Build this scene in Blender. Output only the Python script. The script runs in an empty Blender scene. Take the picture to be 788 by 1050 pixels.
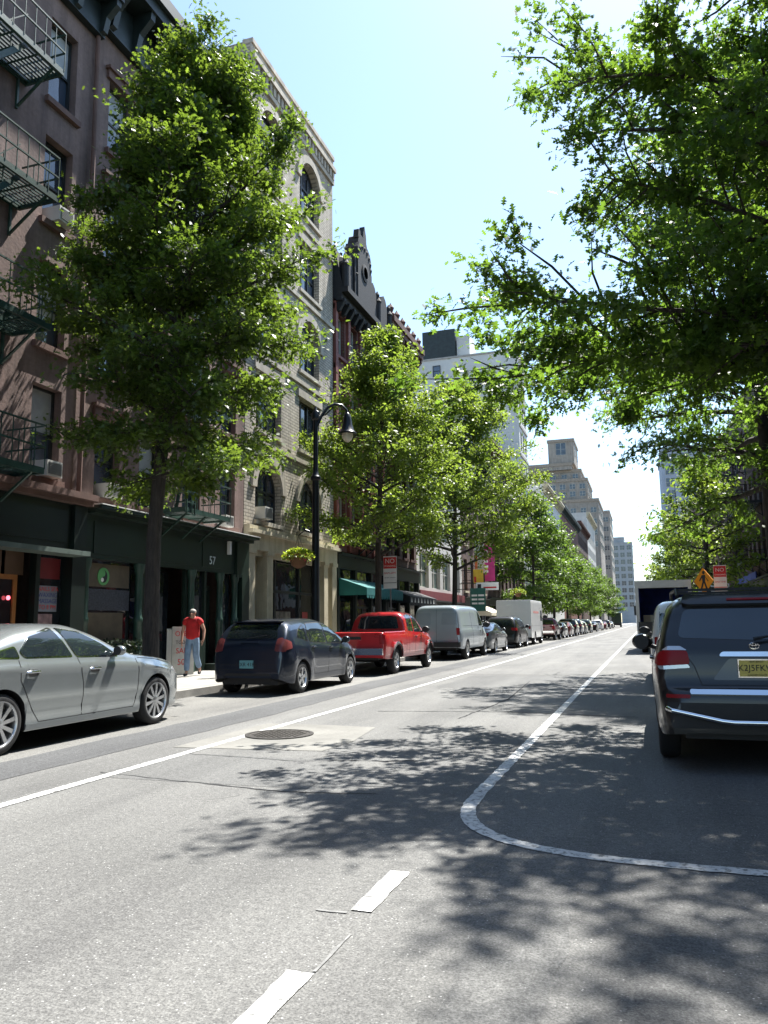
import bpy, bmesh, math, random
import numpy as np
from mathutils import Vector, Matrix
from mathutils.bvhtree import BVHTree

SC = bpy.context.scene
COL = SC.collection
R = math.radians
PI = math.pi
random.seed(7)
NPR = np.random.default_rng(11)


# ------------------------------------------------------------------ materials
def _nodes(name):
    m = bpy.data.materials.new(name)
    m.use_nodes = True
    nt = m.node_tree
    b = nt.nodes['Principled BSDF']
    return m, nt, b


def _ramp(nt, fac, c0, c1, p0=.3, p1=.7):
    r = nt.nodes.new('ShaderNodeValToRGB')
    e = r.color_ramp.elements
    e[0].position, e[1].position = p0, p1
    e[0].color, e[1].color = (*c0, 1), (*c1, 1)
    nt.links.new(fac, r.inputs[0])
    return r.outputs[0]


def _noise(nt, vec, scale, detail=4, rough=.55):
    n = nt.nodes.new('ShaderNodeTexNoise')
    n.inputs['Scale'].default_value = scale
    n.inputs['Detail'].default_value = detail
    n.inputs['Roughness'].default_value = rough
    nt.links.new(vec, n.inputs['Vector'])
    return n.outputs['Fac']


def _mix(nt, a, b, fac, mode='MIX'):
    n = nt.nodes.new('ShaderNodeMix')
    n.data_type = 'RGBA'
    n.blend_type = mode
    for sock, val in ((n.inputs['Factor'], fac), (n.inputs['A'], a), (n.inputs['B'], b)):
        if hasattr(val, 'links'):
            nt.links.new(val, sock)
        elif isinstance(val, (int, float)):
            sock.default_value = val
        else:
            sock.default_value = (*val, 1)
    # colour sockets are duplicated by data type: pick the RGBA ones
    return n


def mixc(nt, a, b, fac, mode='MIX'):
    n = nt.nodes.new('ShaderNodeMix')
    n.data_type = 'RGBA'
    n.blend_type = mode
    for idx, val in ((0, fac), (6, a), (7, b)):
        s = n.inputs[idx]
        if isinstance(val, bpy.types.NodeSocket):
            nt.links.new(val, s)
        elif isinstance(val, (int, float)):
            s.default_value = val
        else:
            s.default_value = (*val, 1)
    return n.outputs[2]


def _bump(nt, b, height, strength, dist=.01):
    bp = nt.nodes.new('ShaderNodeBump')
    bp.inputs['Strength'].default_value = strength
    bp.inputs['Distance'].default_value = dist
    nt.links.new(height, bp.inputs['Height'])
    nt.links.new(bp.outputs[0], b.inputs['Normal'])


def _soot(nt, pos, c, k):
    """rain streaks and soot running down a wall"""
    mp = nt.nodes.new('ShaderNodeMapping')
    mp.inputs['Scale'].default_value = (2.2, 2.2, .16)
    nt.links.new(pos, mp.inputs[0])
    s = _ramp(nt, _noise(nt, mp.outputs[0], 1.2, 7, .65), (1 - k,) * 3, (1 + k * .5,) * 3, .32, .68)
    return mixc(nt, c, s, 1., 'MULTIPLY')


def pm(name, col, rough=.6, metal=0., var=.2, scale=2.5, bump=0., bscale=30, coat=0., spec=.5, emit=None, fine=0., streak=0.):
    """general procedural paint / stone / metal"""
    m, nt, b = _nodes(name)
    g = nt.nodes.new('ShaderNodeNewGeometry')
    pos = g.outputs['Position']
    lo = tuple(max(0, c * (1 - var)) for c in col)
    hi = tuple(min(1, c * (1 + var)) for c in col)
    c = _ramp(nt, _noise(nt, pos, scale, 6), lo, hi)
    if fine:
        f = _ramp(nt, _noise(nt, pos, scale * 14, 4, .7), (1 - fine,) * 3, (1 + fine,) * 3, .3, .7)
        c = mixc(nt, c, f, 1., 'MULTIPLY')
    if streak:
        c = _soot(nt, pos, c, streak)
    nt.links.new(c, b.inputs['Base Color'])
    b.inputs['Roughness'].default_value = rough
    b.inputs['Metallic'].default_value = metal
    b.inputs['Coat Weight'].default_value = coat
    b.inputs['Coat Roughness'].default_value = .04
    b.inputs['Specular IOR Level'].default_value = spec
    if bump:
        _bump(nt, b, _noise(nt, pos, bscale, 5), bump, .02)
    if emit:
        b.inputs['Emission Color'].default_value = (*emit[0], 1)
        b.inputs['Emission Strength'].default_value = emit[1]
    return m


def brick_mat(name, c1, c2, mortar, bw=.22, bh=.075, rough=.85, vary=.25, ms=.012, bump=.4):
    m, nt, b = _nodes(name)
    g = nt.nodes.new('ShaderNodeNewGeometry')
    s = nt.nodes.new('ShaderNodeSeparateXYZ')
    nt.links.new(g.outputs['Position'], s.inputs[0])
    ad = nt.nodes.new('ShaderNodeMath')
    ad.operation = 'ADD'
    nt.links.new(s.outputs[0], ad.inputs[0])
    nt.links.new(s.outputs[1], ad.inputs[1])
    cb = nt.nodes.new('ShaderNodeCombineXYZ')
    nt.links.new(ad.outputs[0], cb.inputs[0])
    nt.links.new(s.outputs[2], cb.inputs[1])
    t = nt.nodes.new('ShaderNodeTexBrick')
    t.inputs['Scale'].default_value = 1
    t.inputs['Brick Width'].default_value = bw
    t.inputs['Row Height'].default_value = bh
    t.inputs['Mortar Size'].default_value = ms
    t.inputs['Color1'].default_value = (*c1, 1)
    t.inputs['Color2'].default_value = (*c2, 1)
    t.inputs['Mortar'].default_value = (*mortar, 1)
    nt.links.new(cb.outputs[0], t.inputs['Vector'])
    f = _ramp(nt, _noise(nt, g.outputs['Position'], .9, 6, .6), (1 - vary,) * 3, (1 + vary,) * 3, .3, .7)
    c = _soot(nt, g.outputs['Position'], mixc(nt, t.outputs['Color'], f, 1., 'MULTIPLY'), .35)
    nt.links.new(c, b.inputs['Base Color'])
    b.inputs['Roughness'].default_value = rough
    inv = nt.nodes.new('ShaderNodeMath')
    inv.operation = 'SUBTRACT'
    inv.inputs[0].default_value = 1
    nt.links.new(t.outputs['Fac'], inv.inputs[1])
    _bump(nt, b, inv.outputs[0], bump, .012)
    return m


def glass_mat(name, col=(.012, .016, .02), rough=.03, wave=0.02, spec=.6):
    """window glass seen from outside: dark room behind, mirror-like skin with old-pane ripple"""
    m, nt, b = _nodes(name)
    g = nt.nodes.new('ShaderNodeNewGeometry')
    c = _ramp(nt, _noise(nt, g.outputs['Position'], .8, 2), tuple(x * .5 for x in col), tuple(x * 1.6 for x in col))
    nt.links.new(c, b.inputs['Base Color'])
    b.inputs['Roughness'].default_value = rough
    b.inputs['Specular IOR Level'].default_value = spec
    b.inputs['IOR'].default_value = 1.6
    if wave:
        _bump(nt, b, _noise(nt, g.outputs['Position'], 1.3, 2), wave, .2)
    return m


def leaf_mat(name, c_dark, c_light, trans, tmix=.45, rough=.42):
    m, nt, b = _nodes(name)
    g = nt.nodes.new('ShaderNodeNewGeometry')
    c = _ramp(nt, g.outputs['Random Per Island'], c_dark, c_light, 0., 1.)
    big = _ramp(nt, _noise(nt, g.outputs['Position'], .7, 3), (.75, .8, .75), (1.2, 1.15, 1.05))
    c = mixc(nt, c, big, 1., 'MULTIPLY')
    nt.links.new(c, b.inputs['Base Color'])
    b.inputs['Roughness'].default_value = rough
    b.inputs['Specular IOR Level'].default_value = .38
    t = nt.nodes.new('ShaderNodeBsdfTranslucent')
    tc = mixc(nt, _ramp(nt, g.outputs['Random Per Island'], tuple(x * .75 for x in trans), tuple(x * 1.2 for x in trans), 0., 1.), big, 1., 'MULTIPLY')
    nt.links.new(tc, t.inputs['Color'])
    mx = nt.nodes.new('ShaderNodeMixShader')
    mx.inputs[0].default_value = tmix
    nt.links.new(b.outputs[0], mx.inputs[1])
    nt.links.new(t.outputs[0], mx.inputs[2])
    out = nt.nodes['Material Output']
    nt.links.new(mx.outputs[0], out.inputs[0])
    return m


def bark_mat(name, col=(.05, .038, .03)):
    m, nt, b = _nodes(name)
    g = nt.nodes.new('ShaderNodeNewGeometry')
    mp = nt.nodes.new('ShaderNodeMapping')
    mp.inputs['Scale'].default_value = (14, 14, 2.2)
    nt.links.new(g.outputs['Position'], mp.inputs[0])
    n = _noise(nt, mp.outputs[0], 1.6, 8, .65)
    c = _ramp(nt, n, tuple(x * .5 for x in col), tuple(x * 1.6 for x in col))
    nt.links.new(c, b.inputs['Base Color'])
    b.inputs['Roughness'].default_value = .9
    _bump(nt, b, n, .8, .03)
    return m


# ------------------------------------------------------------------ mesh builder
class MB:
    def __init__(self, org=(0, 0, 0)):
        self.v, self.f, self.m, self.mi = [], [], [], 0
        self.org = Vector(org)

    def add(self, vs, fs, mi=None):
        o = len(self.v)
        self.v.extend([tuple(p) for p in vs])
        for f in fs:
            self.f.append([i + o for i in f])
            self.m.append(self.mi if mi is None else mi)

    def box(self, x0, y0, z0, x1, y1, z1):
        if x0 > x1: x0, x1 = x1, x0
        if y0 > y1: y0, y1 = y1, y0
        if z0 > z1: z0, z1 = z1, z0
        self.add([(x0, y0, z0), (x1, y0, z0), (x1, y1, z0), (x0, y1, z0), (x0, y0, z1), (x1, y0, z1), (x1, y1, z1), (x0, y1, z1)],
                 [(0, 3, 2, 1), (4, 5, 6, 7), (0, 1, 5, 4), (1, 2, 6, 5), (2, 3, 7, 6), (3, 0, 4, 7)])

    def quad(self, *p):
        self.add(p, [tuple(range(len(p)))])

    def prism(self, poly, axis, a0, a1):
        n = len(poly)

        def P(u, w, a):
            return {'x': (a, u, w), 'y': (u, a, w), 'z': (u, w, a)}[axis]
        vs = [P(u, w, a0) for u, w in poly] + [P(u, w, a1) for u, w in poly]
        fs = [tuple(range(n))[::-1], tuple(range(n, 2 * n))] + [(i, (i + 1) % n, n + (i + 1) % n, n + i) for i in range(n)]
        self.add(vs, fs)

    def bar(self, p0, p1, w, h=None):
        """square-section bar between two points"""
        h = h or w
        p0, p1 = Vector(p0), Vector(p1)
        d = (p1 - p0)
        if d.length < 1e-6: return
        d.normalize()
        up = Vector((0, 0, 1)) if abs(d.z) < .9 else Vector((0, 1, 0))
        s = d.cross(up).normalized() * w / 2
        t = s.cross(d).normalized() * h / 2
        vs = [p + a * s + b * t for p in (p0, p1) for a, b in ((-1, -1), (1, -1), (1, 1), (-1, 1))]
        self.add(vs, [(3, 2, 1, 0), (4, 5, 6, 7), (0, 1, 5, 4), (1, 2, 6, 5), (2, 3, 7, 6), (3, 0, 4, 7)])

    def path(self, pts, rad, n=8, caps=True):
        pts = [Vector(p) for p in pts]
        if not hasattr(rad, '__len__'): rad = [rad] * len(pts)
        ref = None
        rings = []
        for i, p in enumerate(pts):
            d = (pts[min(i + 1, len(pts) - 1)] - pts[max(i - 1, 0)])
            d.normalize()
            if ref is None:
                ref = d.orthogonal().normalized()
            s = (ref - d * ref.dot(d))
            s = s.normalized() if s.length > 1e-5 else d.orthogonal().normalized()
            ref = s
            t = d.cross(s)
            rings.append([p + (s * math.cos(a) + t * math.sin(a)) * rad[i] for a in [2 * PI * k / n for k in range(n)]])
        vs = [q for r in rings for q in r]
        fs = []
        for i in range(len(pts) - 1):
            for k in range(n):
                a, b = i * n + k, i * n + (k + 1) % n
                fs.append((a, b, b + n, a + n))
        if caps:
            fs.append(tuple(range(n))[::-1])
            fs.append(tuple(range((len(pts) - 1) * n, len(pts) * n)))
        self.add(vs, fs)

    def lathe(self, prof, c=(0, 0, 0), axis='z', n=24, caps=True):
        """prof: (radius, height along the axis)"""
        vs, fs = [], []
        for r, h in prof:
            for k in range(n):
                a = 2 * PI * k / n
                p, q = r * math.cos(a), r * math.sin(a)
                v = {'z': (p, q, h), 'x': (h, p, q), 'y': (p, h, q)}[axis]
                vs.append((v[0] + c[0], v[1] + c[1], v[2] + c[2]))
        for i in range(len(prof) - 1):
            for k in range(n):
                a, b = i * n + k, i * n + (k + 1) % n
                fs.append((a, b, b + n, a + n))
        if caps:
            fs.append(tuple(range(n))[::-1])
            fs.append(tuple(range((len(prof) - 1) * n, len(prof) * n)))
        self.add(vs, fs)

    def blob(self, c, r, n=10, m=7, sq=(1, 1, 1)):
        prof = [(max(1e-3, r * math.sin(PI * i / m)), -r * math.cos(PI * i / m)) for i in range(m + 1)]
        o = len(self.v)
        self.lathe(prof, (0, 0, 0), 'z', n)
        for i in range(o, len(self.v)):
            p = self.v[i]
            self.v[i] = (p[0] * sq[0] + c[0], p[1] * sq[1] + c[1], p[2] * sq[2] + c[2])

    def mesh(self, name, mats, smooth=False, angle=38, recalc=True):
        me = bpy.data.meshes.new(name)
        o = self.org
        me.from_pydata([(p[0] - o.x, p[1] - o.y, p[2] - o.z) for p in self.v], [], self.f)
        if not isinstance(mats, (list, tuple)): mats = [mats]
        for m in mats: me.materials.append(m)
        me.polygons.foreach_set('material_index', self.m)
        if recalc:
            bm = bmesh.new()
            bm.from_mesh(me)
            bmesh.ops.recalc_face_normals(bm, faces=bm.faces)
            bm.to_mesh(me)
            bm.free()
        if smooth:
            me.polygons.foreach_set('use_smooth', [True] * len(me.polygons))
            me.set_sharp_from_angle(angle=R(angle))
        me.update()
        return me

    def build(self, name, mats, parent=None, smooth=False, angle=38, recalc=True):
        return link(name, self.mesh(name, mats, smooth, angle, recalc), parent)


def link(name, data, parent=None, loc=None, rot=None):
    o = bpy.data.objects.new(name, data)
    COL.objects.link(o)
    if parent is not None: o.parent = parent
    if loc is not None: o.location = loc
    if rot is not None: o.rotation_euler = rot
    return o


def tag(o, label, cat, group=None):
    o['label'] = label
    o['category'] = cat
    if group: o['group'] = group
    return o


def thing(name, label, cat, loc=(0, 0, 0), rz=0., group=None):
    o = link(name, None, None, loc, (0, 0, rz))
    o.empty_display_size = .2
    return tag(o, label, cat, group)


def struct(o):
    o['kind'] = 'structure'
    return o


def dup(root, loc, rz=None, label=None, scale=None):
    """a copy of a thing, its parts and their sub-parts, sharing mesh data"""
    r = root.copy()
    COL.objects.link(r)
    r.location = loc
    if rz is not None: r.rotation_euler = (0, 0, rz)
    if scale is not None: r.scale = scale
    if label: r['label'] = label
    for ch in root.children:
        c = ch.copy()
        COL.objects.link(c)
        c.parent = r
        for g in ch.children:
            d = g.copy()
            COL.objects.link(d)
            d.parent = c
    return r


def repaint(root, old, new):
    for o in root.children_recursive:
        if o.type != 'MESH': continue
        for s in o.material_slots:
            if s.material == old:
                s.link = 'OBJECT'
                s.material = new


def text_mesh(s, size, mat, extrude=.002, align='CENTER'):
    cu = bpy.data.curves.new('lettering', 'FONT')
    cu.body = s
    cu.size = size
    cu.align_x = align
    cu.align_y = 'CENTER'
    cu.extrude = extrude
    cu.resolution_u = 3
    o = bpy.data.objects.new('lettering', cu)
    COL.objects.link(o)
    bpy.context.view_layer.update()
    me = bpy.data.meshes.new_from_object(o.evaluated_get(bpy.context.evaluated_depsgraph_get()))
    bpy.data.objects.remove(o)
    bpy.data.curves.remove(cu)
    me.materials.clear()
    me.materials.append(mat)
    return me


ROT_PX = (R(90), 0, R(90))     # lettering that faces +X
ROT_NY = (R(90), 0, 0)         # lettering that faces -Y (towards the photographer)


def pchip(pts):
    """monotone cubic through (x,y) points"""
    x = np.array([p[0] for p in pts], float)
    y = np.array([p[1] for p in pts], float)
    h = np.diff(x)
    d = np.diff(y) / h
    m = np.zeros_like(x)
    for i in range(1, len(x) - 1):
        if d[i - 1] * d[i] > 0:
            w1, w2 = 2 * h[i] + h[i - 1], h[i] + 2 * h[i - 1]
            m[i] = (w1 + w2) / (w1 / d[i - 1] + w2 / d[i])
    m[0], m[-1] = d[0], d[-1]

    def f(t):
        t = min(max(t, x[0]), x[-1])
        i = min(max(int(np.searchsorted(x, t)) - 1, 0), len(h) - 1)
        s = (t - x[i]) / h[i]
        return float((2 * s**3 - 3 * s**2 + 1) * y[i] + (s**3 - 2 * s**2 + s) * h[i] * m[i] + (-2 * s**3 + 3 * s**2) * y[i + 1] + (s**3 - s**2) * h[i] * m[i + 1])
    return f


def chaikin(poly, it=2, cut=.25):
    for _ in range(it):
        q = []
        n = len(poly)
        for i in range(n):
            a, b = poly[i], poly[(i + 1) % n]
            q.append((a[0] + (b[0] - a[0]) * cut, a[1] + (b[1] - a[1]) * cut))
            q.append((a[0] + (b[0] - a[0]) * (1 - cut), a[1] + (b[1] - a[1]) * (1 - cut)))
        poly = q
    return poly


def rounded(poly, r=.05, k=3):
    out = []
    n = len(poly)
    for i in range(n):
        p0, p1, p2 = Vector(poly[i - 1]), Vector(poly[i]), Vector(poly[(i + 1) % n])
        a, b = (p0 - p1), (p2 - p1)
        ra = min(r, a.length * .45, b.length * .45)
        s, e = p1 + a.normalized() * ra, p1 + b.normalized() * ra
        for j in range(k + 1):
            t = j / k
            q = s * (1 - t)**2 + p1 * 2 * t * (1 - t) + e * t**2
            out.append((q.x, q.y))
    return out
# ------------------------------------------------------------------ vehicles
M_black = pm('black trim', (.012, .012, .013), .55, var=.2)
M_tyre = pm('tyre rubber', (.017, .017, .018), .85, var=.25, bump=.2)
M_cglass = glass_mat('car glass', (.012, .017, .02), .02, 0., .75)
M_chrome = pm('chrome', (.75, .75, .76), .1, 1., var=.05)
M_alloy = pm('alloy rim', (.55, .56, .57), .28, .85, var=.1)
M_red_l = pm('red lamp lens', (.26, .005, .008), .4, var=.1, spec=.3)
M_clear_l = pm('clear lamp lens', (.55, .56, .58), .1, .4, var=.1, coat=.6)
M_plate = pm('plate white', (.62, .62, .6), .4, var=.06)
M_plate_y = pm('plate yellow', (.62, .5, .1), .4, var=.12)
M_plate_t = pm('plate teal', (.12, .3, .32), .4, var=.15)
M_ink = pm('dark ink', (.015, .015, .02), .6)
M_disc = pm('brake disc', (.09, .085, .08), .45, .7)


def paint(name, col, metal=.35, rough=.32, coat=.8):
    return pm('paint ' + name, col, rough, metal, var=.06, scale=1.2, coat=coat)


SIDE = pchip([(0, .955), (.08, .975), (.3, .99), (.5, 1.0), (.72, .997), (.9, .975), (1, .945)])


class Body:
    """a car shell lofted from side, plan and shoulder profiles; forward is +y"""

    def __init__(self, S):
        self.S = S
        top, belt, plan = pchip(S['top']), pchip(S['belt']), pchip(S['plan'])
        self.top, self.belt, self.plan = top, belt, plan
        y0, y1 = S['top'][0][0], S['top'][-1][0]
        sill, e, tum = S.get('sill', .24), S.get('e', .42), S.get('tumble', .3)
        ax, ra, rw = S['axles'], S['ra'], S['rw']
        side = S.get('side', SIDE)
        ys = list(np.linspace(y0, y1, int((y1 - y0) / .045)))
        ys += [y0 + .38 * (i / 26)**1.5 for i in range(27)] + [y1 - .38 * (i / 22)**1.5 for i in range(23)]
        for a in ax:
            ys += [a + ra * math.sin(t) for t in np.linspace(-PI / 2, PI / 2, 25)] + [a - ra - .004, a + ra + .004]
        pit = S.get('pit')
        if pit: ys += [pit[0] - .003, pit[0], pit[1], pit[1] + .003]
        ys = sorted(ys)
        yy = [ys[0]]
        for y in ys[1:]:
            if y - yy[-1] > .0025: yy.append(y)
        if yy[-1] < y1 - 1e-6: yy[-1] = y1
        T = [0, .06, .16, .28, .4, .52, .64, .76, .87, .95, 1]
        NA = 13
        secs = []
        for y in yy:
            zt = top(y)
            zb = min(belt(y), zt - .012)
            k0 = max(0, (y0 + .35 - y) / .35)
            k1 = max(0, (y - (y1 - .35)) / .35)
            lo = sill + .10 * k0**2 * S.get('lift_r', 1) + .06 * k1**2
            for a in ax:
                if abs(y - a) < ra: lo = max(lo, rw + math.sqrt(ra * ra - (y - a)**2))
            lo = min(lo, zb - .02)
            x1 = plan(y)
            half = []
            sc = S.get('crease')
            for t in T:
                z = lo + (zb - lo) * t
                rel = min(1, max(0, (z - sill) / (max(zb, sill + .2) - sill)))
                x = x1 * side(rel)
                if sc: x += sc(y, rel)
                half.append((x, z))
            xs = half[-1][0]
            H = zt - zb
            if pit and pit[0] <= y <= pit[1]:
                up = [(xs, zt - .03), (xs - .01, zt - .008), (xs - .02, zt), (xs - .06, zt), (xs - .075, zt - .005), (xs - .08, zt - .02), (xs - .085, zt - .2), (xs - .09, zt - pit[2])]
                while len(up) < NA: up.append((max(0, (xs - .09) * (1 - (len(up) - 7) / (NA - 8))), zt - pit[2]))
                up[-1] = (0, zt - pit[2])
            else:
                up = []
                for i in range(1, NA + 1):
                    a = (i / NA)**.8 * PI / 2
                    s, c = math.sin(a)**e, max(0, math.cos(a))**e
                    if i == NA: s, c = 1, 0
                    up.append(((xs - tum * H * s) * c, zb + H * s - (.0 if not S.get('flat') else 0)))
            fl = (half[0][0] - .22, half[0][1] + .015)
            secs.append([fl] + half + up)
        n = len(secs[0])
        V, F, MI = [], [], []
        for y, s in zip(yy, secs):
            V += [(-x, y, z) for x, z in s] + [(x, y, z) for x, z in s[-2::-1]]
        w = 2 * n - 1
        two = S.get('two_tone')
        for i in range(len(yy) - 1):
            for k in range(w - 1):
                F.append((i * w + k, i * w + k + 1, (i + 1) * w + k + 1, (i + 1) * w + k))
                kk = min(k, w - 2 - k)
                mi = 1 if kk == 0 else 0
                if two and kk < 1 + two[0]: mi = 1
                if pit and pit[0] - .004 <= yy[i] and yy[i + 1] <= pit[1] + .004 and kk > 15: mi = 1
                MI.append(mi)
        F.append(tuple(range(w))[::-1]); MI.append(0)
        F.append(tuple(range((len(yy) - 1) * w, len(yy) * w))); MI.append(0)
        self.V, self.F, self.MI = V, F, MI
        self.bvh = BVHTree.FromPolygons([Vector(v) for v in V], F)

    def hit(self, axis, sign, a, b):
        o = {'x': Vector((sign * 6, a, b)), 'y': Vector((a, sign * 9, b)), 'z': Vector((a, b, 6))}[axis]
        d = {'x': Vector((-sign, 0, 0)), 'y': Vector((0, -sign, 0)), 'z': Vector((0, 0, -1))}[axis]
        loc, nor, _, _ = self.bvh.ray_cast(o, d)
        if loc is None: return None
        if nor.dot(d) > 0: nor = -nor
        return loc, nor

    def patch(self, mb, poly, axis, sign=1, off=.004, res=.07, back=.012, lim=None):
        """lay a polygon drawn in elevation onto the shell as a thin raised piece"""
        bm = bmesh.new()
        vs = [bm.verts.new((p[0], p[1], 0)) for p in poly]
        bm.faces.new(vs)
        us = [p[0] for p in poly]
        ws = [p[1] for p in poly]
        for co, no, lo, hi in (((1, 0, 0), (1, 0, 0), min(us), max(us)), ((0, 1, 0), (0, 1, 0), min(ws), max(ws))):
            k = int((hi - lo) / res)
            for i in range(1, k + 1):
                c = lo + (hi - lo) * i / (k + 1)
                bmesh.ops.bisect_plane(bm, geom=bm.verts[:] + bm.edges[:] + bm.faces[:], plane_co=Vector(co) * c, plane_no=no)
        bm.verts.index_update()
        out, bk, last = [], [], None
        for v in bm.verts:
            h = self.hit(axis, sign, v.co.x, v.co.y)
            if h is None or (lim and not lim(h[0])):
                out.append(None)
                continue
            out.append(h[0] + h[1] * off)
            bk.append(h[0] - h[1] * back)
            last = True
        ok = [p for p in out if p is not None]
        if not ok:
            bm.free()
            return
        # vertices that missed the shell take the nearest hit
        idx = [i for i, p in enumerate(out) if p is None]
        for i in idx:
            v = bm.verts
            v.ensure_lookup_table()
            c = v[i].co
            j = min((k for k in range(len(out)) if out[k] is not None and k not in idx), key=lambda k: (v[k].co - c).length)
            out[i] = out[j].copy()
        back_pts = []
        for i, v in enumerate(bm.verts):
            h = self.hit(axis, sign, v.co.x, v.co.y)
            back_pts.append(out[i] - (h[1] if h else Vector((0, 0, 0))) * (back + off))
        fs = [[v.index for v in f.verts] for f in bm.faces]
        be = [(e.verts[0].index, e.verts[1].index) for e in bm.edges if e.is_boundary]
        bm.free()
        n = len(out)
        fs += [[a, b, b + n, a + n] for a, b in be]
        mb.add(out + back_pts, fs)

    def strip(self, mb, pts, width, axis, sign=1, off=.003, res=.08):
        for (a, b), (c, d) in zip(pts[:-1], pts[1:]):
            L = math.hypot(c - a, d - b)
            nx, ny = -(d - b) / L * width / 2, (c - a) / L * width / 2
            self.patch(mb, [(a - nx, b - ny), (c - nx, d - ny), (c + nx, d + ny), (a + nx, b + ny)], axis, sign, off, res, .006)


def scale_poly(poly, sx, sy=None):
    sy = sx if sy is None else sy
    cx = sum(p[0] for p in poly) / len(poly)
    cy = sum(p[1] for p in poly) / len(poly)
    w = max(p[0] for p in poly) - min(p[0] for p in poly)
    h = max(p[1] for p in poly) - min(p[1] for p in poly)
    return [(cx + (x - cx) * (1 + sx / w * 2), cy + (y - cy) * (1 + sy / h * 2)) for x, y in poly]


def make_wheels(root, S, style='spoke', n_sp=10, dark=False):
    r, W = S['rw'], S['wheel_x']
    rr = r * S.get('rim', .68)
    tw = .105
    t = MB()
    t.lathe([(rr - .005, -tw), (rr + .03, -tw - .006), (r - .03, -tw + .002), (r - .008, -tw + .02), (r, -tw + .045), (r, tw - .045), (r - .008, tw - .02), (r - .03, tw - .002), (rr + .03, tw + .006), (rr - .005, tw), (rr - .02, 0)], (0, 0, 0), 'x', 36, caps=False)
    tyre = t.mesh('tyre', M_tyre, True)
    m = MB()
    m.lathe([(rr - .002, tw + .002), (rr - .018, tw + .004), (rr - .03, tw - .02), (rr - .035, -tw)], (0, 0, 0), 'x', 36, caps=False)
    m.mi = 2
    m.lathe([(rr * .62, tw - .095), (rr * .62, tw - .075)], (0, 0, 0), 'x', 24)
    m.mi = 1
    m.lathe([(rr - .034, tw - .12), (rr - .034, tw - .115)], (0, 0, 0), 'x', 24)
    m.mi = 0
    if style == 'steel':
        m.lathe([(rr - .03, tw - .035), (rr * .8, tw - .012), (rr * .55, tw - .03), (rr * .3, tw - .002), (.01, tw)], (0, 0, 0), 'x', 28)
        m.mi = 1
        for k in range(8):
            a = 2 * PI * k / 8
            c, s = math.cos(a), math.sin(a)
            m.lathe([(.024, tw - .018), (.022, tw - .012)], (0, c * rr * .68, s * rr * .68), 'x', 8)
    else:
        m.lathe([(rr * .24, tw - .045), (rr * .24, tw - .012), (rr * .16, tw - .002), (.005, tw)], (0, 0, 0), 'x', 18)
        for k in range(n_sp):
            a = 2 * PI * k / n_sp + .2
            c, s = math.cos(a), math.sin(a)
            w0, w1 = rr * (.7 / n_sp), rr * (.95 / n_sp if n_sp > 7 else .9 / n_sp)
            p = []
            for q, w in ((rr * .18, w0), (rr - .024, w1)):
                for sgn in (-1, 1):
                    p.append((c * q - s * w * sgn, s * q + c * w * sgn))
            p = [p[0], p[2], p[3], p[1]]
            o = len(m.v)
            m.prism(p, 'x', tw - .04, tw - .012)
    rim = m.mesh('rim', [M_alloy if not dark else M_disc, M_black, M_disc], True)
    for y in S['axles']:
        for sg in (1, -1):
            o = link('wheel', tyre, root, (sg * W, y, r), (0, 0, 0 if sg > 0 else PI))
            link('rim', rim, o)


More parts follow.
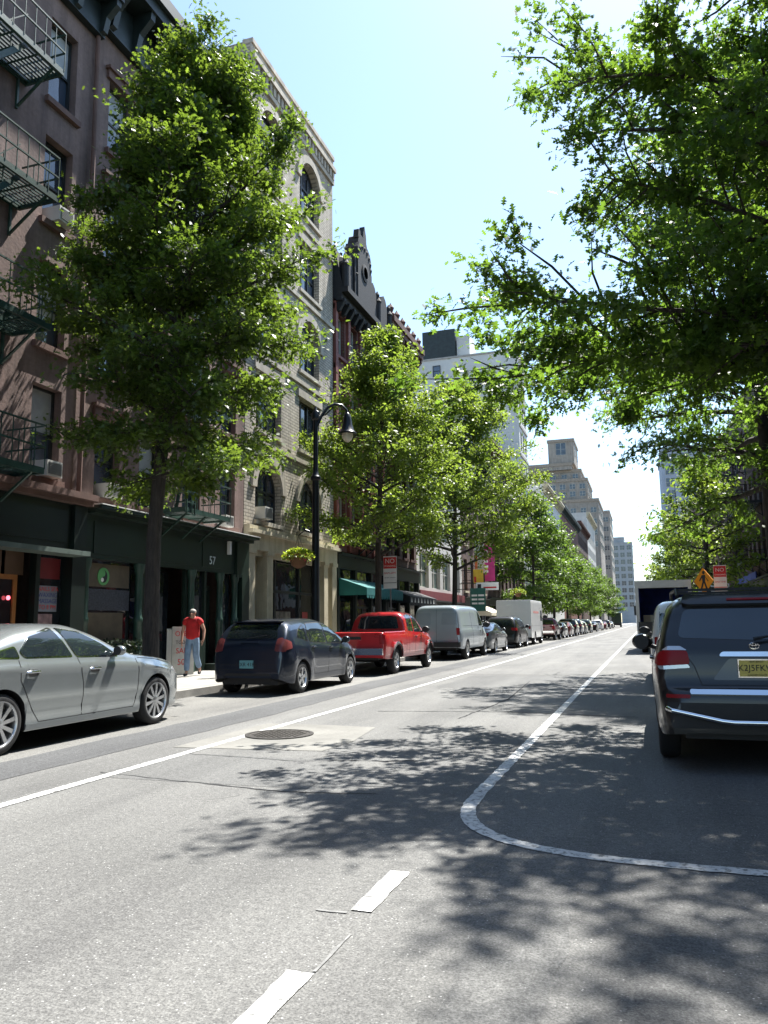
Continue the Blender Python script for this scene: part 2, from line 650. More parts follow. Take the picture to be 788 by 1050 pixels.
def car(name, label, S, loc, rz=0., group=None, paintm=None):
    root = thing(name, label, S.get('cat', 'car'), loc, rz, group)
    B = Body(S)
    mb = MB()
    mb.add(B.V, B.F)
    mb.m = list(B.MI)
    mb.build('body', [paintm, S.get('trim', M_black)], root, True, 32)
    u = MB()
    y0, y1 = S['top'][0][0], S['top'][-1][0]
    hw = S['wheel_x'] - .14
    u.box(-hw, y0 + .12, S.get('sill', .24) - .02, hw, y1 - .15, .55)
    for a in S['axles']:
        u.path([(-S['wheel_x'] + .05, a, S['rw']), (S['wheel_x'] - .05, a, S['rw'])], .05, 8)
    u.build('underbody', M_black, root)
    for poly in S.get('side_glass', []):
        p = rounded(poly, .035)
        for sg in (1, -1):
            if S.get('frame_m'):
                fb = MB()
                B.patch(fb, rounded(scale_poly(poly, .022), .045), 'x', sg, .003)
                f = fb.build('window_frame', S['frame_m'], root, True)
            g = MB()
            B.patch(g, p, 'x', sg, .007 if S.get('frame_m') else .004)
            g.build('side_window', M_cglass, root, True)
    for key, nm in (('rear_glass', 'rear_window'),):
        for poly in S.get(key, []):
            g = MB()
            B.patch(g, rounded(poly, .06), 'y', -1, .004)
            g.build(nm, M_cglass, root, True)
    if S.get('windshield'):
        ya, yb, xa, xb = S['windshield']
        g = MB()
        B.patch(g, rounded([(-xa, ya), (xa, ya), (xb, yb), (-xb, yb)], .06), 'z', 1, .004)
        g.build('windshield', M_cglass, root, True)
    if S.get('rear_top_glass'):
        ya, yb, xa, xb = S['rear_top_glass']
        g = MB()
        B.patch(g, rounded([(-xa, ya), (xa, ya), (xb, yb), (-xb, yb)], .06), 'z', 1, .004)
        g.build('rear_window', M_cglass, root, True)
    for poly in S.get('tail', []):
        for sg in (1, -1):
            g = MB()
            B.patch(g, rounded([(sg * x, z) for x, z in poly], .03), 'y', -1, .012, .05)
            g.build('tail_light', S.get('tail_m', M_red_l), root, True)
    for poly in S.get('tail_side', []):
        for sg in (1, -1):
            g = MB()
            B.patch(g, rounded(poly, .03), 'x', sg, .008, .05)
            g.build('tail_light', S.get('tail_m', M_red_l), root, True)
    for poly in S.get('head_side', []):
        for sg in (1, -1):
            g = MB()
            B.patch(g, rounded(poly, .03), 'x', sg, .008, .05)
            g.build('headlight', M_clear_l, root, True)
    lines = S.get('lines', [])
    if lines:
        g = MB()
        for ln in lines:
            for sg in (1, -1): B.strip(g, ln, .009, 'x', sg, .0022)
        for ln in S.get('rear_lines', []): B.strip(g, ln, .009, 'y', -1, .0022)
        g.build('panel_gap', M_black, root)
    for (a, z) in S.get('handles', []):
        for sg in (1, -1):
            h = B.hit('x', sg, a, z)
            if not h: continue
            x = h[0].x
            g = MB()
            g.mi = 1
            B.patch(g, chaikin([(a - .1, z - .045), (a + .08, z - .045), (a + .08, z + .03), (a - .1, z + .03)]), 'x', sg, .002, .05, .004)
            g.mi = 0
            g.path([(x - sg * .005, a - .11, z), (x + sg * .028, a - .085, z + .004), (x + sg * .03, a + .05, z + .004), (x - sg * .005, a + .08, z)], [.013, .017, .017, .013], 8)
            g.build('door_handle', [S.get('handle_m', paintm), M_black], root, True)
    if S.get('mirror'):
        a, z = S['mirror']
        big = S.get('mirror_s', 1.)
        for sg in (1, -1):
            h = B.hit('x', sg, a, z)
            x = h[0].x if h else sg * .85
            g = MB()
            g.blob((x + sg * .13 * big, a, z + .05 * big), .1 * big, 14, 10, (1.05, .75, .8))
            g.mi = 1
            g.path([(x - sg * .02, a + .02, z - .02), (x + sg * .1 * big, a, z + .03)], .03, 8)
            g.lathe([(.072 * big, -.004), (.072 * big, .0)], (x + sg * .14 * big, a - .078 * big, z + .05 * big), 'y', 14)
            g.build('side_mirror', [S.get('mirror_m', paintm), M_black], root, True)
    if S.get('plate'):
        x, z, mat, txt = S['plate']
        h = B.hit('y', -1, x, z)
        yb = h[0].y - .012
        g = MB()
        g.box(x - .155, yb - .006, z - .08, x + .155, yb + .012, z + .08)
        pl = g.build('license_plate', mat, root)
        if txt:
            me = text_mesh(txt, .105, M_ink, .001)
            link('plate_lettering', me, pl, (x, yb - .008, z - .005), ROT_NY)
    return root, B


def bumper_bar(root, B, poly, mat, name='bumper', off=.02):
    g = MB()
    B.patch(g, rounded(poly, .03), 'y', -1, off, .07, .03)
    return g.build(name, mat, root, True)


# --- paints
P_silver = paint('silver', (.31, .335, .34), .6, .22)
P_navy = paint('navy', (.012, .019, .036), .35, .28)
P_red = paint('red', (.40, .008, .012), .05, .3)
P_van = paint('van grey', (.29, .335, .37), .3, .35)
P_dgrey = paint('charcoal', (.014, .014, .0145), .3, .3, .45)
P_black = paint('black', (.01, .01, .012), .2, .22)
P_maroon = paint('maroon', (.11, .012, .014), .3, .28)
P_white = paint('white', (.72, .72, .7), 0., .35)
P_gsilver = paint('grey silver', (.2, .215, .22), .5, .3)
P_green = paint('dark green', (.012, .03, .022), .2, .3)
P_blue = paint('slate blue', (.03, .05, .09), .4, .3)

SEDAN = dict(cat='car', sill=.22, e=.40, tumble=.34, rw=.34, ra=.385, axles=(-1.365, 1.545), wheel_x=.81, rim=.76,
    top=[(-2.46, .6), (-2.44, .86), (-2.38, 1.0), (-2.2, 1.06), (-1.85, 1.12), (-1.4, 1.27), (-.95, 1.40), (-.45, 1.455), (-.1, 1.45), (.3, 1.36), (.8, 1.13), (1.05, 1.04), (1.4, 1.0), (1.9, .93), (2.2, .84), (2.38, .72), (2.46, .52)],
    belt=[(-2.46, .58), (-2.3, .92), (-1.8, 1.02), (-1, 1.025), (0, 1.005), (.9, .97), (1.6, .89), (2.1, .77), (2.35, .62), (2.46, .48)],
    plan=[(-2.46, .70), (-2.38, .8), (-2.1, .89), (-1.4, .93), (0, .935), (1.4, .935), (1.9, .90), (2.2, .82), (2.36, .7), (2.46, .5)],
    crease=lambda y, t: .016 * math.exp(-((t - .88) / .05)**2) - .018 * math.exp(-((t - .26) / .09)**2),
    side_glass=[[(-.13, 1.04), (.68, 1.02), (.40, 1.18), (.06, 1.325), (-.34, 1.375)], [(-.22, 1.045), (-1.0, 1.06), (-1.06, 1.13), (-.86, 1.29), (-.43, 1.378)], [(-1.09, 1.06), (-1.5, 1.075), (-1.38, 1.13), (-1.13, 1.17)]],
    frame_m=M_chrome, windshield=(.82, .06, .62, .52), rear_top_glass=(-1.78, -1.0, .6, .52),
    lines=[[(1.06, .96), (1.1, .8), (1.06, .4), (1.0, .3)], [(-.12, 1.02), (-.05, .7), (-.04, .31)], [(1.0, .31), (-.04, .31), (-.78, .31), (-.96, .55), (-1.1, .8), (-1.1, 1.03)], [(1.12, .97), (1.55, .93), (1.95, .86)]],
    handles=[(.18, .87), (-.90, .885)], mirror=(.60, 1.04), mirror_s=.85, handle_m=M_chrome,
    tail=[[(.45, .8), (.76, .8), (.76, .94), (.45, .93)]], head_side=[[(2.0, .76), (2.34, .62), (2.36, .68), (2.1, .80)]],
    plate=(0, .78, M_plate, None))
HATCH = dict(cat='car', sill=.23, e=.36, tumble=.32, rw=.325, ra=.37, axles=(-1.36, 1.4), wheel_x=.76, rim=.66,
    top=[(-2.15, .5), (-2.14, .72), (-2.10, .95), (-2.03, 1.08), (-1.85, 1.33), (-1.72, 1.45), (-1.55, 1.5), (-1.0, 1.54), (-.3, 1.55), (.3, 1.49), (.75, 1.32), (1.3, 1.06), (1.55, .98), (1.95, .87), (2.15, .74), (2.25, .5)],
    belt=[(-2.15, .48), (-2.1, .9), (-1.9, 1.05), (-1.4, 1.03), (0, .97), (1.1, .91), (1.6, .83), (2.05, .7), (2.25, .46)],
    plan=[(-2.15, .70), (-2.08, .79), (-1.85, .86), (-1.3, .885), (0, .885), (1.4, .88), (1.8, .83), (2.08, .7), (2.25, .48)],
    crease=lambda y, t: .025 * math.exp(-((abs(y + 1.36) - .4) / .14)**2) * (1 if t < .75 else .3) + .02 * math.exp(-((abs(y - 1.4) - .4) / .14)**2) * (1 if t < .75 else .3),
    side_glass=[[(.06, 1.0), (1.0, .985), (.7, 1.17), (.35, 1.38), (.05, 1.43)], [(-.02, 1.0), (-.92, 1.045), (-.98, 1.2), (-.85, 1.42), (-.05, 1.44)], [(-1.02, 1.06), (-1.5, 1.15), (-1.35, 1.3), (-1.05, 1.4)]],
    frame_m=M_black, windshield=(1.22, .42, .6, .5), rear_glass=[[(-.6, 1.13), (.6, 1.13), (.49, 1.42), (-.49, 1.42)]],
    lines=[[(1.05, .95), (1.0, .4)], [(.02, .98), (.02, .36)], [(1.0, .36), (.02, .36), (-.75, .36), (-.95, .7), (-.98, 1.03)]],
    rear_lines=[[(-.72, 1.05), (-.66, .62), (0, .6), (.66, .62), (.72, 1.05)], [(-.8, .52), (0, .5), (.8, .52)]],
    handles=[(.2, .9), (-.78, .93)], mirror=(.92, 1.0), tail=[[(.59, .88), (.8, .86), (.8, 1.05), (.7, 1.15), (.6, 1.12)]], tail_side=[[(-2.12, .88), (-1.84, .93), (-1.82, 1.06), (-2.02, 1.13)]], tail_m=pm('pale red lamp lens', (.15, .035, .035), .3, .0, spec=.4),
    head_side=[[(1.85, .76), (2.12, .62), (2.16, .7), (1.95, .85)]], plate=(-.02, .62, M_plate_t, 'DXR 4186'))
PICKUP = dict(cat='pickup truck', sill=.44, e=.33, tumble=.22, rw=.375, ra=.44, axles=(-1.72, 1.78), wheel_x=.80, rim=.6, lift_r=.3,
    top=[(-2.75, .58), (-2.745, .9), (-2.735, 1.16), (-2.68, 1.185), (-1.3, 1.19), (-.72, 1.2), (-.68, 1.3), (-.62, 1.62), (-.5, 1.74), (0, 1.775), (.5, 1.75), (.85, 1.58), (1.25, 1.24), (1.45, 1.16), (2.1, 1.1), (2.45, 1.02), (2.6, .86), (2.66, .62)],
    belt=[(-2.75, .57), (-2.73, 1.1), (-2.5, 1.13), (-.7, 1.13), (0, 1.12), (1.2, 1.08), (1.8, 1.02), (2.4, .86), (2.66, .58)],
    plan=[(-2.75, .86), (-2.68, .91), (-2.3, .93), (0, .93), (1.6, .94), (2.2, .9), (2.5, .8), (2.66, .6)],
    crease=lambda y, t: (.035 * math.exp(-(max(0, abs(y + 1.72) - .42) / .1)**2) + .035 * math.exp(-(max(0, abs(y - 1.78) - .42) / .1)**2)) * (1 if t < .62 else .0),
    pit=(-2.62, -.8, .42),
    side_glass=[[(.22, 1.16), (1.08, 1.14), (.82, 1.4), (.52, 1.64), (.22, 1.68)], [(.14, 1.17), (-.42, 1.2), (-.4, 1.5), (-.3, 1.66), (.14, 1.69)]],
    windshield=(1.22, .62, .66, .58), rear_glass=[[(-.66, 1.26), (.66, 1.26), (.56, 1.64), (-.56, 1.64)]],
    lines=[[(1.15, 1.1), (1.1, .56), (.15, .54), (.16, 1.12)], [(-.5, 1.14), (-.5, .54)], [(-.74, 1.17), (-.74, .54)]],
    handles=[(.3, 1.03)], mirror=(.98, 1.16), mirror_s=1.25, mirror_m=M_black,
    tail=[[(.74, .86), (.88, .86), (.88, 1.1), (.74, 1.1)]], tail_side=[[(-2.74, .86), (-2.6, .86), (-2.6, 1.1), (-2.74, 1.1)]], plate=(0, .66, M_plate, None))
VAN = dict(cat='van', sill=.42, e=.27, tumble=.13, rw=.37, ra=.42, axles=(-1.75, 1.85), wheel_x=.88, rim=.6, lift_r=.4,
    top=[(-2.8, .6), (-2.795, 1.0), (-2.77, 1.5), (-2.7, 1.95), (-2.6, 2.05), (-2.3, 2.1), (0, 2.12), (.8, 2.1), (1.1, 2.0), (1.5, 1.62), (1.72, 1.38), (1.95, 1.28), (2.4, 1.17), (2.65, 1.05), (2.75, .65)],
    belt=[(-2.8, .55), (-2.75, 1.15), (-2.4, 1.22), (0, 1.22), (1.5, 1.2), (2.0, 1.1), (2.5, .95), (2.75, .6)],
    plan=[(-2.8, .9), (-2.74, .96), (-2.5, 1.0), (0, 1.01), (1.5, 1.0), (2.2, .96), (2.6, .86), (2.75, .7)],
    side_glass=[[(.72, 1.3), (1.52, 1.3), (1.38, 1.6), (1.1, 1.86), (.74, 1.88)]], windshield=(1.7, 1.12, .78, .72),
    lines=[[(1.6, 1.25), (1.55, .55), (.62, .55), (.64, 1.95)], [(.4, .55), (.4, 1.95)], [(-.7, .55), (-.7, 1.95)], [(-2.3, 1.3), (.4, 1.3)]],
    rear_lines=[[(0, .65), (0, 2.0)], [(-.85, .68), (.85, .68)], [(-.84, .68), (-.76, 1.98)], [(.84, .68), (.76, 1.98)]],
    handles=[(.78, 1.12)], mirror=(1.45, 1.26), mirror_s=1.5, mirror_m=M_black, tail=[[(.80, .95), (.92, .95), (.9, 1.22), (.78, 1.22)]], plate=(-.5, .8, M_ink, None))
SUV = dict(cat='suv', sill=.3, e=.33, tumble=.24, rw=.375, ra=.43, axles=(-1.36, 1.43), wheel_x=.82, rim=.66, lift_r=.5,
    top=[(-2.36, .5), (-2.35, .72), (-2.3, .83), (-2.27, 1.1), (-2.2, 1.28), (-2.0, 1.6), (-1.92, 1.68), (-1.7, 1.72), (-.8, 1.75), (0, 1.755), (.45, 1.7), (.85, 1.5), (1.3, 1.18), (1.5, 1.1), (2.0, 1.02), (2.25, .88), (2.38, .55)],
    belt=[(-2.36, .48), (-2.28, 1.0), (-2.1, 1.13), (-1.2, 1.13), (0, 1.08), (1.1, 1.03), (1.7, .95), (2.1, .84), (2.38, .5)],
    plan=[(-2.36, .76), (-2.28, .86), (-2.0, .93), (-1.2, .945), (0, .945), (1.4, .945), (1.9, .9), (2.2, .78), (2.38, .56)],
    side_glass=[[(.1, 1.13), (1.02, 1.1), (.75, 1.32), (.4, 1.56), (.1, 1.62)], [(.02, 1.13), (-.86, 1.16), (-.88, 1.4), (-.8, 1.62), (.02, 1.63)], [(-.97, 1.17), (-1.8, 1.24), (-1.65, 1.5), (-.97, 1.6)]],
    windshield=(1.25, .55, .64, .54), rear_glass=[[(-.68, 1.25), (.68, 1.25), (.58, 1.55), (-.58, 1.55)]],
    lines=[[(1.1, 1.05), (1.05, .45), (.06, .42), (.06, 1.1)], [(.06, .42), (-.8, .42), (-.92, .7), (-.92, 1.13)]],
    rear_lines=[[(-.78, 1.1), (-.7, .82), (.7, .82), (.78, 1.1)]],
    handles=[(.2, 1.0), (-.78, 1.02)], mirror=(.95, 1.12), mirror_s=1.2,
    tail=[[(.62, .98), (.83, .96), (.83, 1.12), (.62, 1.13)]], tail_side=[[(-2.3, .97), (-2.05, .98), (-2.08, 1.11), (-2.26, 1.11)]], head_side=[[(1.9, .85), (2.26, .7), (2.24, .8), (2.0, .94)]], plate=(0, .93, M_plate, None))
# ------------------------------------------------------------------ trees
M_bark = bark_mat('street tree bark', (.042, .034, .028))
M_leaf_near = leaf_mat('leaves of oak', (.022, .046, .012), (.062, .1, .02), (.22, .33, .035), .40, .45)
M_leaf_back = leaf_mat('leaves against the light', (.024, .05, .012), (.055, .095, .018), (.20, .34, .035), .45, .45)
M_leaf_mid = leaf_mat('leaves of pear', (.05, .088, .018), (.105, .15, .028), (.31, .43, .05), .43, .48)
M_leaf_far = leaf_mat('leaves far', (.035, .075, .014), (.075, .125, .024), (.2, .33, .04), .4, .5)

LEAF_OAK = [(0, 0), (.2, .05), (.30, .30), (.42, .08), (.55, .36), (.66, .08), (.80, .22), (1, 0), (.80, -.22), (.66, -.08), (.55, -.36), (.42, -.08), (.30, -.30), (.2, -.05)]
LEAF_OVAL = [(0, 0), (.3, .24), (.65, .25), (1, 0), (.65, -.25), (.3, -.24)]


def leaves_mesh(name, P, N, D, size, shape, mat, fold=.12):
    """P points, N normals, D directions (n,3) -> one mesh of leaf blades"""
    n = len(P)
    k = len(shape)
    D = D / (np.linalg.norm(D, axis=1, keepdims=True) + 1e-9)
    B = np.cross(N, D)
    B /= (np.linalg.norm(B, axis=1, keepdims=True) + 1e-9)
    N2 = np.cross(D, B)
    s = np.array(shape)
    V = (P[:, None, :] + size[:, None, None] * (D[:, None, :] * s[None, :, 0:1] + B[:, None, :] * s[None, :, 1:2] + N2[:, None, :] * (fold * np.abs(s[None, :, 1:2]) * 2 - .10 * s[None, :, 0:1]**2)))
    me = bpy.data.meshes.new(name)
    me.vertices.add(n * k)
    me.vertices.foreach_set('co', V.astype(np.float32).ravel())
    me.loops.add(n * k)
    me.loops.foreach_set('vertex_index', np.arange(n * k, dtype=np.int32))
    me.polygons.add(n)
    me.polygons.foreach_set('loop_start', np.arange(0, n * k, k, dtype=np.int32))
    me.polygons.foreach_set('loop_total', np.full(n, k, np.int32))
    me.materials.append(mat)
    me.update(calc_edges=True)
    me.validate()
    return me


def grow(trunk, n_limbs, h0, h1, env, rng, seg=6, twigs=(5, 9), sub=3, droop=.0, up=(-.1, .9), lean=None, thick=.32, extra=()):
    """returns (MB of wood, array of twig points with outward directions)"""
    mb = MB()
    mb.path([Vector(p[:3]) for p in trunk], [p[3] for p in trunk], 10)
    zs = [p[2] for p in trunk]

    def on_trunk(z):
        for a, b in zip(trunk[:-1], trunk[1:]):
            if a[2] <= z <= b[2]:
                t = (z - a[2]) / (b[2] - a[2])
                return Vector([a[i] + (b[i] - a[i]) * t for i in range(3)]), a[3] + (b[3] - a[3]) * t
        return Vector(trunk[-1][:3]), trunk[-1][3]
    pts, dirs = [], []
    for i in range(n_limbs + len(extra)):
        t = min(1, i / max(1, n_limbs - 1))
        z = h0 + (h1 - h0) * (t**.9)
        if i >= n_limbs: z = extra[i - n_limbs][0]
        o, r0 = on_trunk(min(z, zs[-1] - .05))
        az = i * 2.39996 + rng.uniform(-.35, .35)
        el = up[0] + (up[1] - up[0]) * t + rng.uniform(-.15, .15)
        L = env(z, az) * rng.uniform(.78, 1.12)
        if i >= n_limbs: az, L, el = extra[i - n_limbs][1:4]
        if L < .25: continue
        d = Vector((math.cos(az) * math.cos(el), math.sin(az) * math.cos(el), math.sin(el)))
        p = [o]
        for s in range(1, seg + 1):
            u = s / seg
            d2 = d + Vector((rng.uniform(-.16, .16), rng.uniform(-.16, .16), rng.uniform(-.12, .12) - droop * u * u))
            p.append(p[-1] + d2.normalized() * L / seg)
        rr = max(.016, min(r0 * .6, .022 * L * thick / .32 + .01)) * (.6 if i >= n_limbs else 1)
        mb.path(p, [rr * (1 - .82 * s / seg) for s in range(seg + 1)], 6)
        nt = int(rng.uniform(*twigs) * (.5 + L / 4) * (1.7 if i >= n_limbs else 1))
        for j in range(nt):
            u = .22 + .78 * (j + rng.uniform(0, 1)) / nt
            a = min(int(u * seg), seg - 1)
            q = p[a].lerp(p[a + 1], u * seg - a)
            side = (1 if j % 2 else -1)
            dd = (p[a + 1] - p[a]).normalized()
            lat = dd.cross(Vector((0, 0, 1)))
            if lat.length < .1: lat = Vector((1, 0, 0))
            lat.normalize()
            td = (dd * rng.uniform(.3, .9) + lat * side * rng.uniform(.5, 1.1) + Vector((0, 0, rng.uniform(-.35, .55)))).normalized()
            tl = L * rng.uniform(.16, .36) * (1.25 - u * .55) + .15
            e = q + td * tl * .5 + Vector((0, 0, rng.uniform(-.05, .06)))
            e2 = e + (td + Vector((rng.uniform(-.3, .3), rng.uniform(-.3, .3), rng.uniform(-.35, .2) - droop * .5))).normalized() * tl * .5
            mb.path([q, e, e2], [rr * .32 * (1 - u * .4) + .004, rr * .2 + .003, .003], 4, False)
            for m in range(sub + int(tl * 4)):
                w = rng.uniform(.15, 1.05)
                c = q.lerp(e, w * 2) if w < .5 else e.lerp(e2, w * 2 - 1)
                pts.append(tuple(c))
                dirs.append(tuple(td))
        for m in range(10 if i >= n_limbs else 3):
            u = rng.uniform(.62, 1.) * seg
            a = min(int(u), seg - 1)
            pts.append(tuple(p[a].lerp(p[a + 1], u - a)))
            dirs.append(tuple(d))
    return mb, np.array(pts), np.array(dirs)


def tree(name, label, group, loc, trunk, n_limbs, h0, h1, env, n_leaves, size, shape, mat, seed, spread=.16, gaps=.18, **kw):
    rng = random.Random(seed)
    nr = np.random.default_rng(seed)
    root = thing(name, label, 'tree', loc, 0, group)
    mb, P, D = grow(trunk, n_limbs, h0, h1, env, rng, **kw)
    mb.build('trunk', M_bark, root, True, 60)
    wt = nr.exponential(1., len(P))**1.25 + .05
    wt[nr.uniform(0, 1, len(P)) < gaps] *= .06
    idx = nr.choice(len(P), n_leaves, p=wt / wt.sum())
    q = P[idx] + nr.normal(0, spread, (n_leaves, 3)) * np.array([1, 1, .75])
    d = D[idx] * .8 + nr.normal(0, .75, (n_leaves, 3))
    d[:, 2] -= .35
    nn = nr.normal(0, .55, (n_leaves, 3)) + np.array([0, 0, 1.0])
    sz = size * nr.uniform(.5, 1.3, n_leaves)
    me = leaves_mesh('crown', q, nn, d, sz, shape, mat)
    link('crown', me, root)
    return root


def env_egg(z0, z1, zm, rmax, p=.75, k=lambda a: 1.):
    def f(z, a):
        if z <= zm: t = .55 + .45 * max(0, (z - z0) / (zm - z0))
        else: t = max(.05, 1 - (z - zm) / (z1 - zm))**p
        return rmax * t * k(a)
    return f
# ------------------------------------------------------------------ buildings: local frame, front at x=0 facing +X, width along +y
M_pane = glass_mat('window pane', (.010, .013, .017), .03, .04, .8)
M_pane_up = glass_mat('upstairs pane with curtain and painted sky tint', (.045, .06, .085), .03, .05, .8)  # bluish base colour stands in for pale curtains and reflected sky
M_pane_far = glass_mat('window pane far', (.03, .04, .055), .12, 0., .6)
M_shade = pm('roller shade', (.36, .36, .36), .7)
M_frame_w = pm('window frame pale', (.42, .42, .38), .5, var=.15)
M_frame_d = pm('window frame dark', (.02, .022, .022), .5, var=.3)
M_brown = pm('brown stucco', (.175, .116, .10), .88, var=.25, scale=.8, bump=.3, bscale=14, fine=.16, streak=.4)
M_brown_trim = pm('brownstone trim', (.125, .07, .056), .85, var=.25, scale=2, bump=.2)
M_gmetal = pm('green painted iron', (.02, .05, .038), .45, var=.35, scale=4, bump=.1)
M_gfascia = pm('dark green shopfront', (.0065, .018, .0125), .42, var=.3, scale=1.5)
M_gdark = pm('blackish green shopfront', (.005, .011, .009), .4, var=.3, scale=1.5)
M_cornice = pm('dark cornice metal', (.012, .02, .02), .5, var=.4, scale=3)
M_beige = brick_mat('cream brick', (.45, .40, .325), (.37, .33, .265), (.22, .195, .16), .32, .115, vary=.22, ms=.02, bump=.7)
M_stone = pm('beige limestone', (.47, .42, .30), .8, var=.16, scale=1.5, bump=.12, fine=.08, streak=.3)
M_stone_g = pm('weathered grey limestone', (.39, .35, .285), .85, var=.2, scale=1.5, bump=.15, fine=.1, streak=.35)
M_stone_d = pm('wood brown recess side stone', (.44, .34, .2), .8, var=.14, scale=1.5, bump=.12)  # wood-brown colour of the recess panels between the pillars
M_redbrick = brick_mat('red brick', (.18, .048, .034), (.13, .036, .027), (.16, .11, .09), .21, .07, vary=.28)
M_redtrim = pm('red painted trim', (.16, .047, .034), .7, var=.2)
M_slate = pm('dark slate mansard', (.006, .0065, .008), .75, var=.5, scale=6, bump=.5, bscale=14)
M_brownbrick = brick_mat('brown brick', (.10, .047, .036), (.075, .036, .028), (.085, .065, .055), .21, .07, vary=.28)
M_terra = pm('terracotta cornice', (.085, .037, .028), .8, var=.3, scale=4, bump=.3)
M_grey_stucco = pm('pale grey stucco', (.50, .51, .50), .9, var=.1, scale=.25, bump=.1, fine=.05)
M_greybrick = brick_mat('grey brick', (.30, .29, .27), (.26, .25, .235), (.24, .23, .22), .3, .1, vary=.15)
M_tan_haze = brick_mat('tan brick', (.30, .265, .23), (.265, .235, .205), (.235, .215, .19), .3, .1, vary=.16)  # tan greyed down, distance haze is mixed into the brick colours
M_far_grey = pm('far grey masonry', (.27, .285, .30), .85, var=.1, scale=.3)
M_roof = pm('tar roof', (.04, .04, .042), .9)
M_pale = pm('pale painted facade', (.46, .45, .42), .8, var=.14, scale=.8)
M_bluegrey = pm('blue grey tower', (.22, .26, .33), .7, var=.1, scale=.4)
M_teal = pm('teal awning canvas', (.012, .13, .13), .75, var=.2)
M_cream_c = pm('cream awning canvas', (.62, .56, .42), .8, var=.1)
M_bwc = pm('black canvas', (.012, .012, .014), .7)
M_white_s = pm('white sign', (.68, .68, .66), .5, var=.08)
M_red_s = pm('red sign', (.5, .02, .02), .5, var=.1)
M_wood = pm('orange wood door frame', (.34, .13, .035), .5, var=.2, scale=5)
M_neon = pm('red neon', (.8, .1, .12), .5, emit=((1, .12, .16), 1.6))
M_rail = pm('black iron', (.008, .009, .010), .5, var=.3, scale=5)


def wall(mb, ops, y0, y1, z0, z1, depth=.22, xf=0., arch_n=10):
    """front wall sheet with openings (yc, width, zb, zt, arch)"""
    ys = sorted({y0, y1} | {o[0] - o[1] / 2 for o in ops} | {o[0] + o[1] / 2 for o in ops})
    zs = sorted({z0, z1} | {o[2] for o in ops} | {o[3] for o in ops})
    for a, b in zip(ys[:-1], ys[1:]):
        if b - a < 1e-4: continue
        for c, d in zip(zs[:-1], zs[1:]):
            if d - c < 1e-4: continue
            my, mz = (a + b) / 2, (c + d) / 2
            if any(abs(my - o[0]) < o[1] / 2 and o[2] < mz < o[3] for o in ops): continue
            mb.quad((xf, a, c), (xf, b, c), (xf, b, d), (xf, a, d))
    for yc, w, zb, zt, arch in ops:
        l, r = yc - w / 2, yc + w / 2
        sp = zt - arch * w / 2 if arch else zt
        mb.quad((xf, l, zb), (xf - depth, l, zb), (xf - depth, l, sp), (xf, l, sp))
        mb.quad((xf, r, zb), (xf, r, sp), (xf - depth, r, sp), (xf - depth, r, zb))
        mb.quad((xf, l, zb), (xf, r, zb), (xf - depth, r, zb), (xf - depth, l, zb))
        if not arch:
            mb.quad((xf, l, zt), (xf - depth, l, zt), (xf - depth, r, zt), (xf, r, zt))
        else:
            hgt = zt - sp
            pr = [(yc - w / 2 * math.cos(PI * i / arch_n), sp + hgt * math.sin(PI * i / arch_n)) for i in range(arch_n + 1)]
            for i in range(arch_n):
                p, q = pr[i], pr[i + 1]
                mb.quad((xf, p[0], p[1]), (xf, q[0], q[1]), (xf, q[0], zt), (xf, p[0], zt))
                mb.quad((xf, p[0], p[1]), (xf - depth, p[0], p[1]), (xf - depth, q[0], q[1]), (xf, q[0], q[1]))


def shell(mb, w, H, D, z0=0., roof=True):
    """side walls, back and roof behind a front sheet"""
    mb.quad((0, 0, z0), (0, 0, H), (-D, 0, H), (-D, 0, z0))
    mb.quad((0, w, z0), (-D, w, z0), (-D, w, H), (0, w, H))
    mb.quad((-D, 0, z0), (-D, 0, H), (-D, w, H), (-D, w, z0))
    if roof: mb.quad((0, 0, H), (0, w, H), (-D, w, H), (-D, 0, H))


_WC = {}


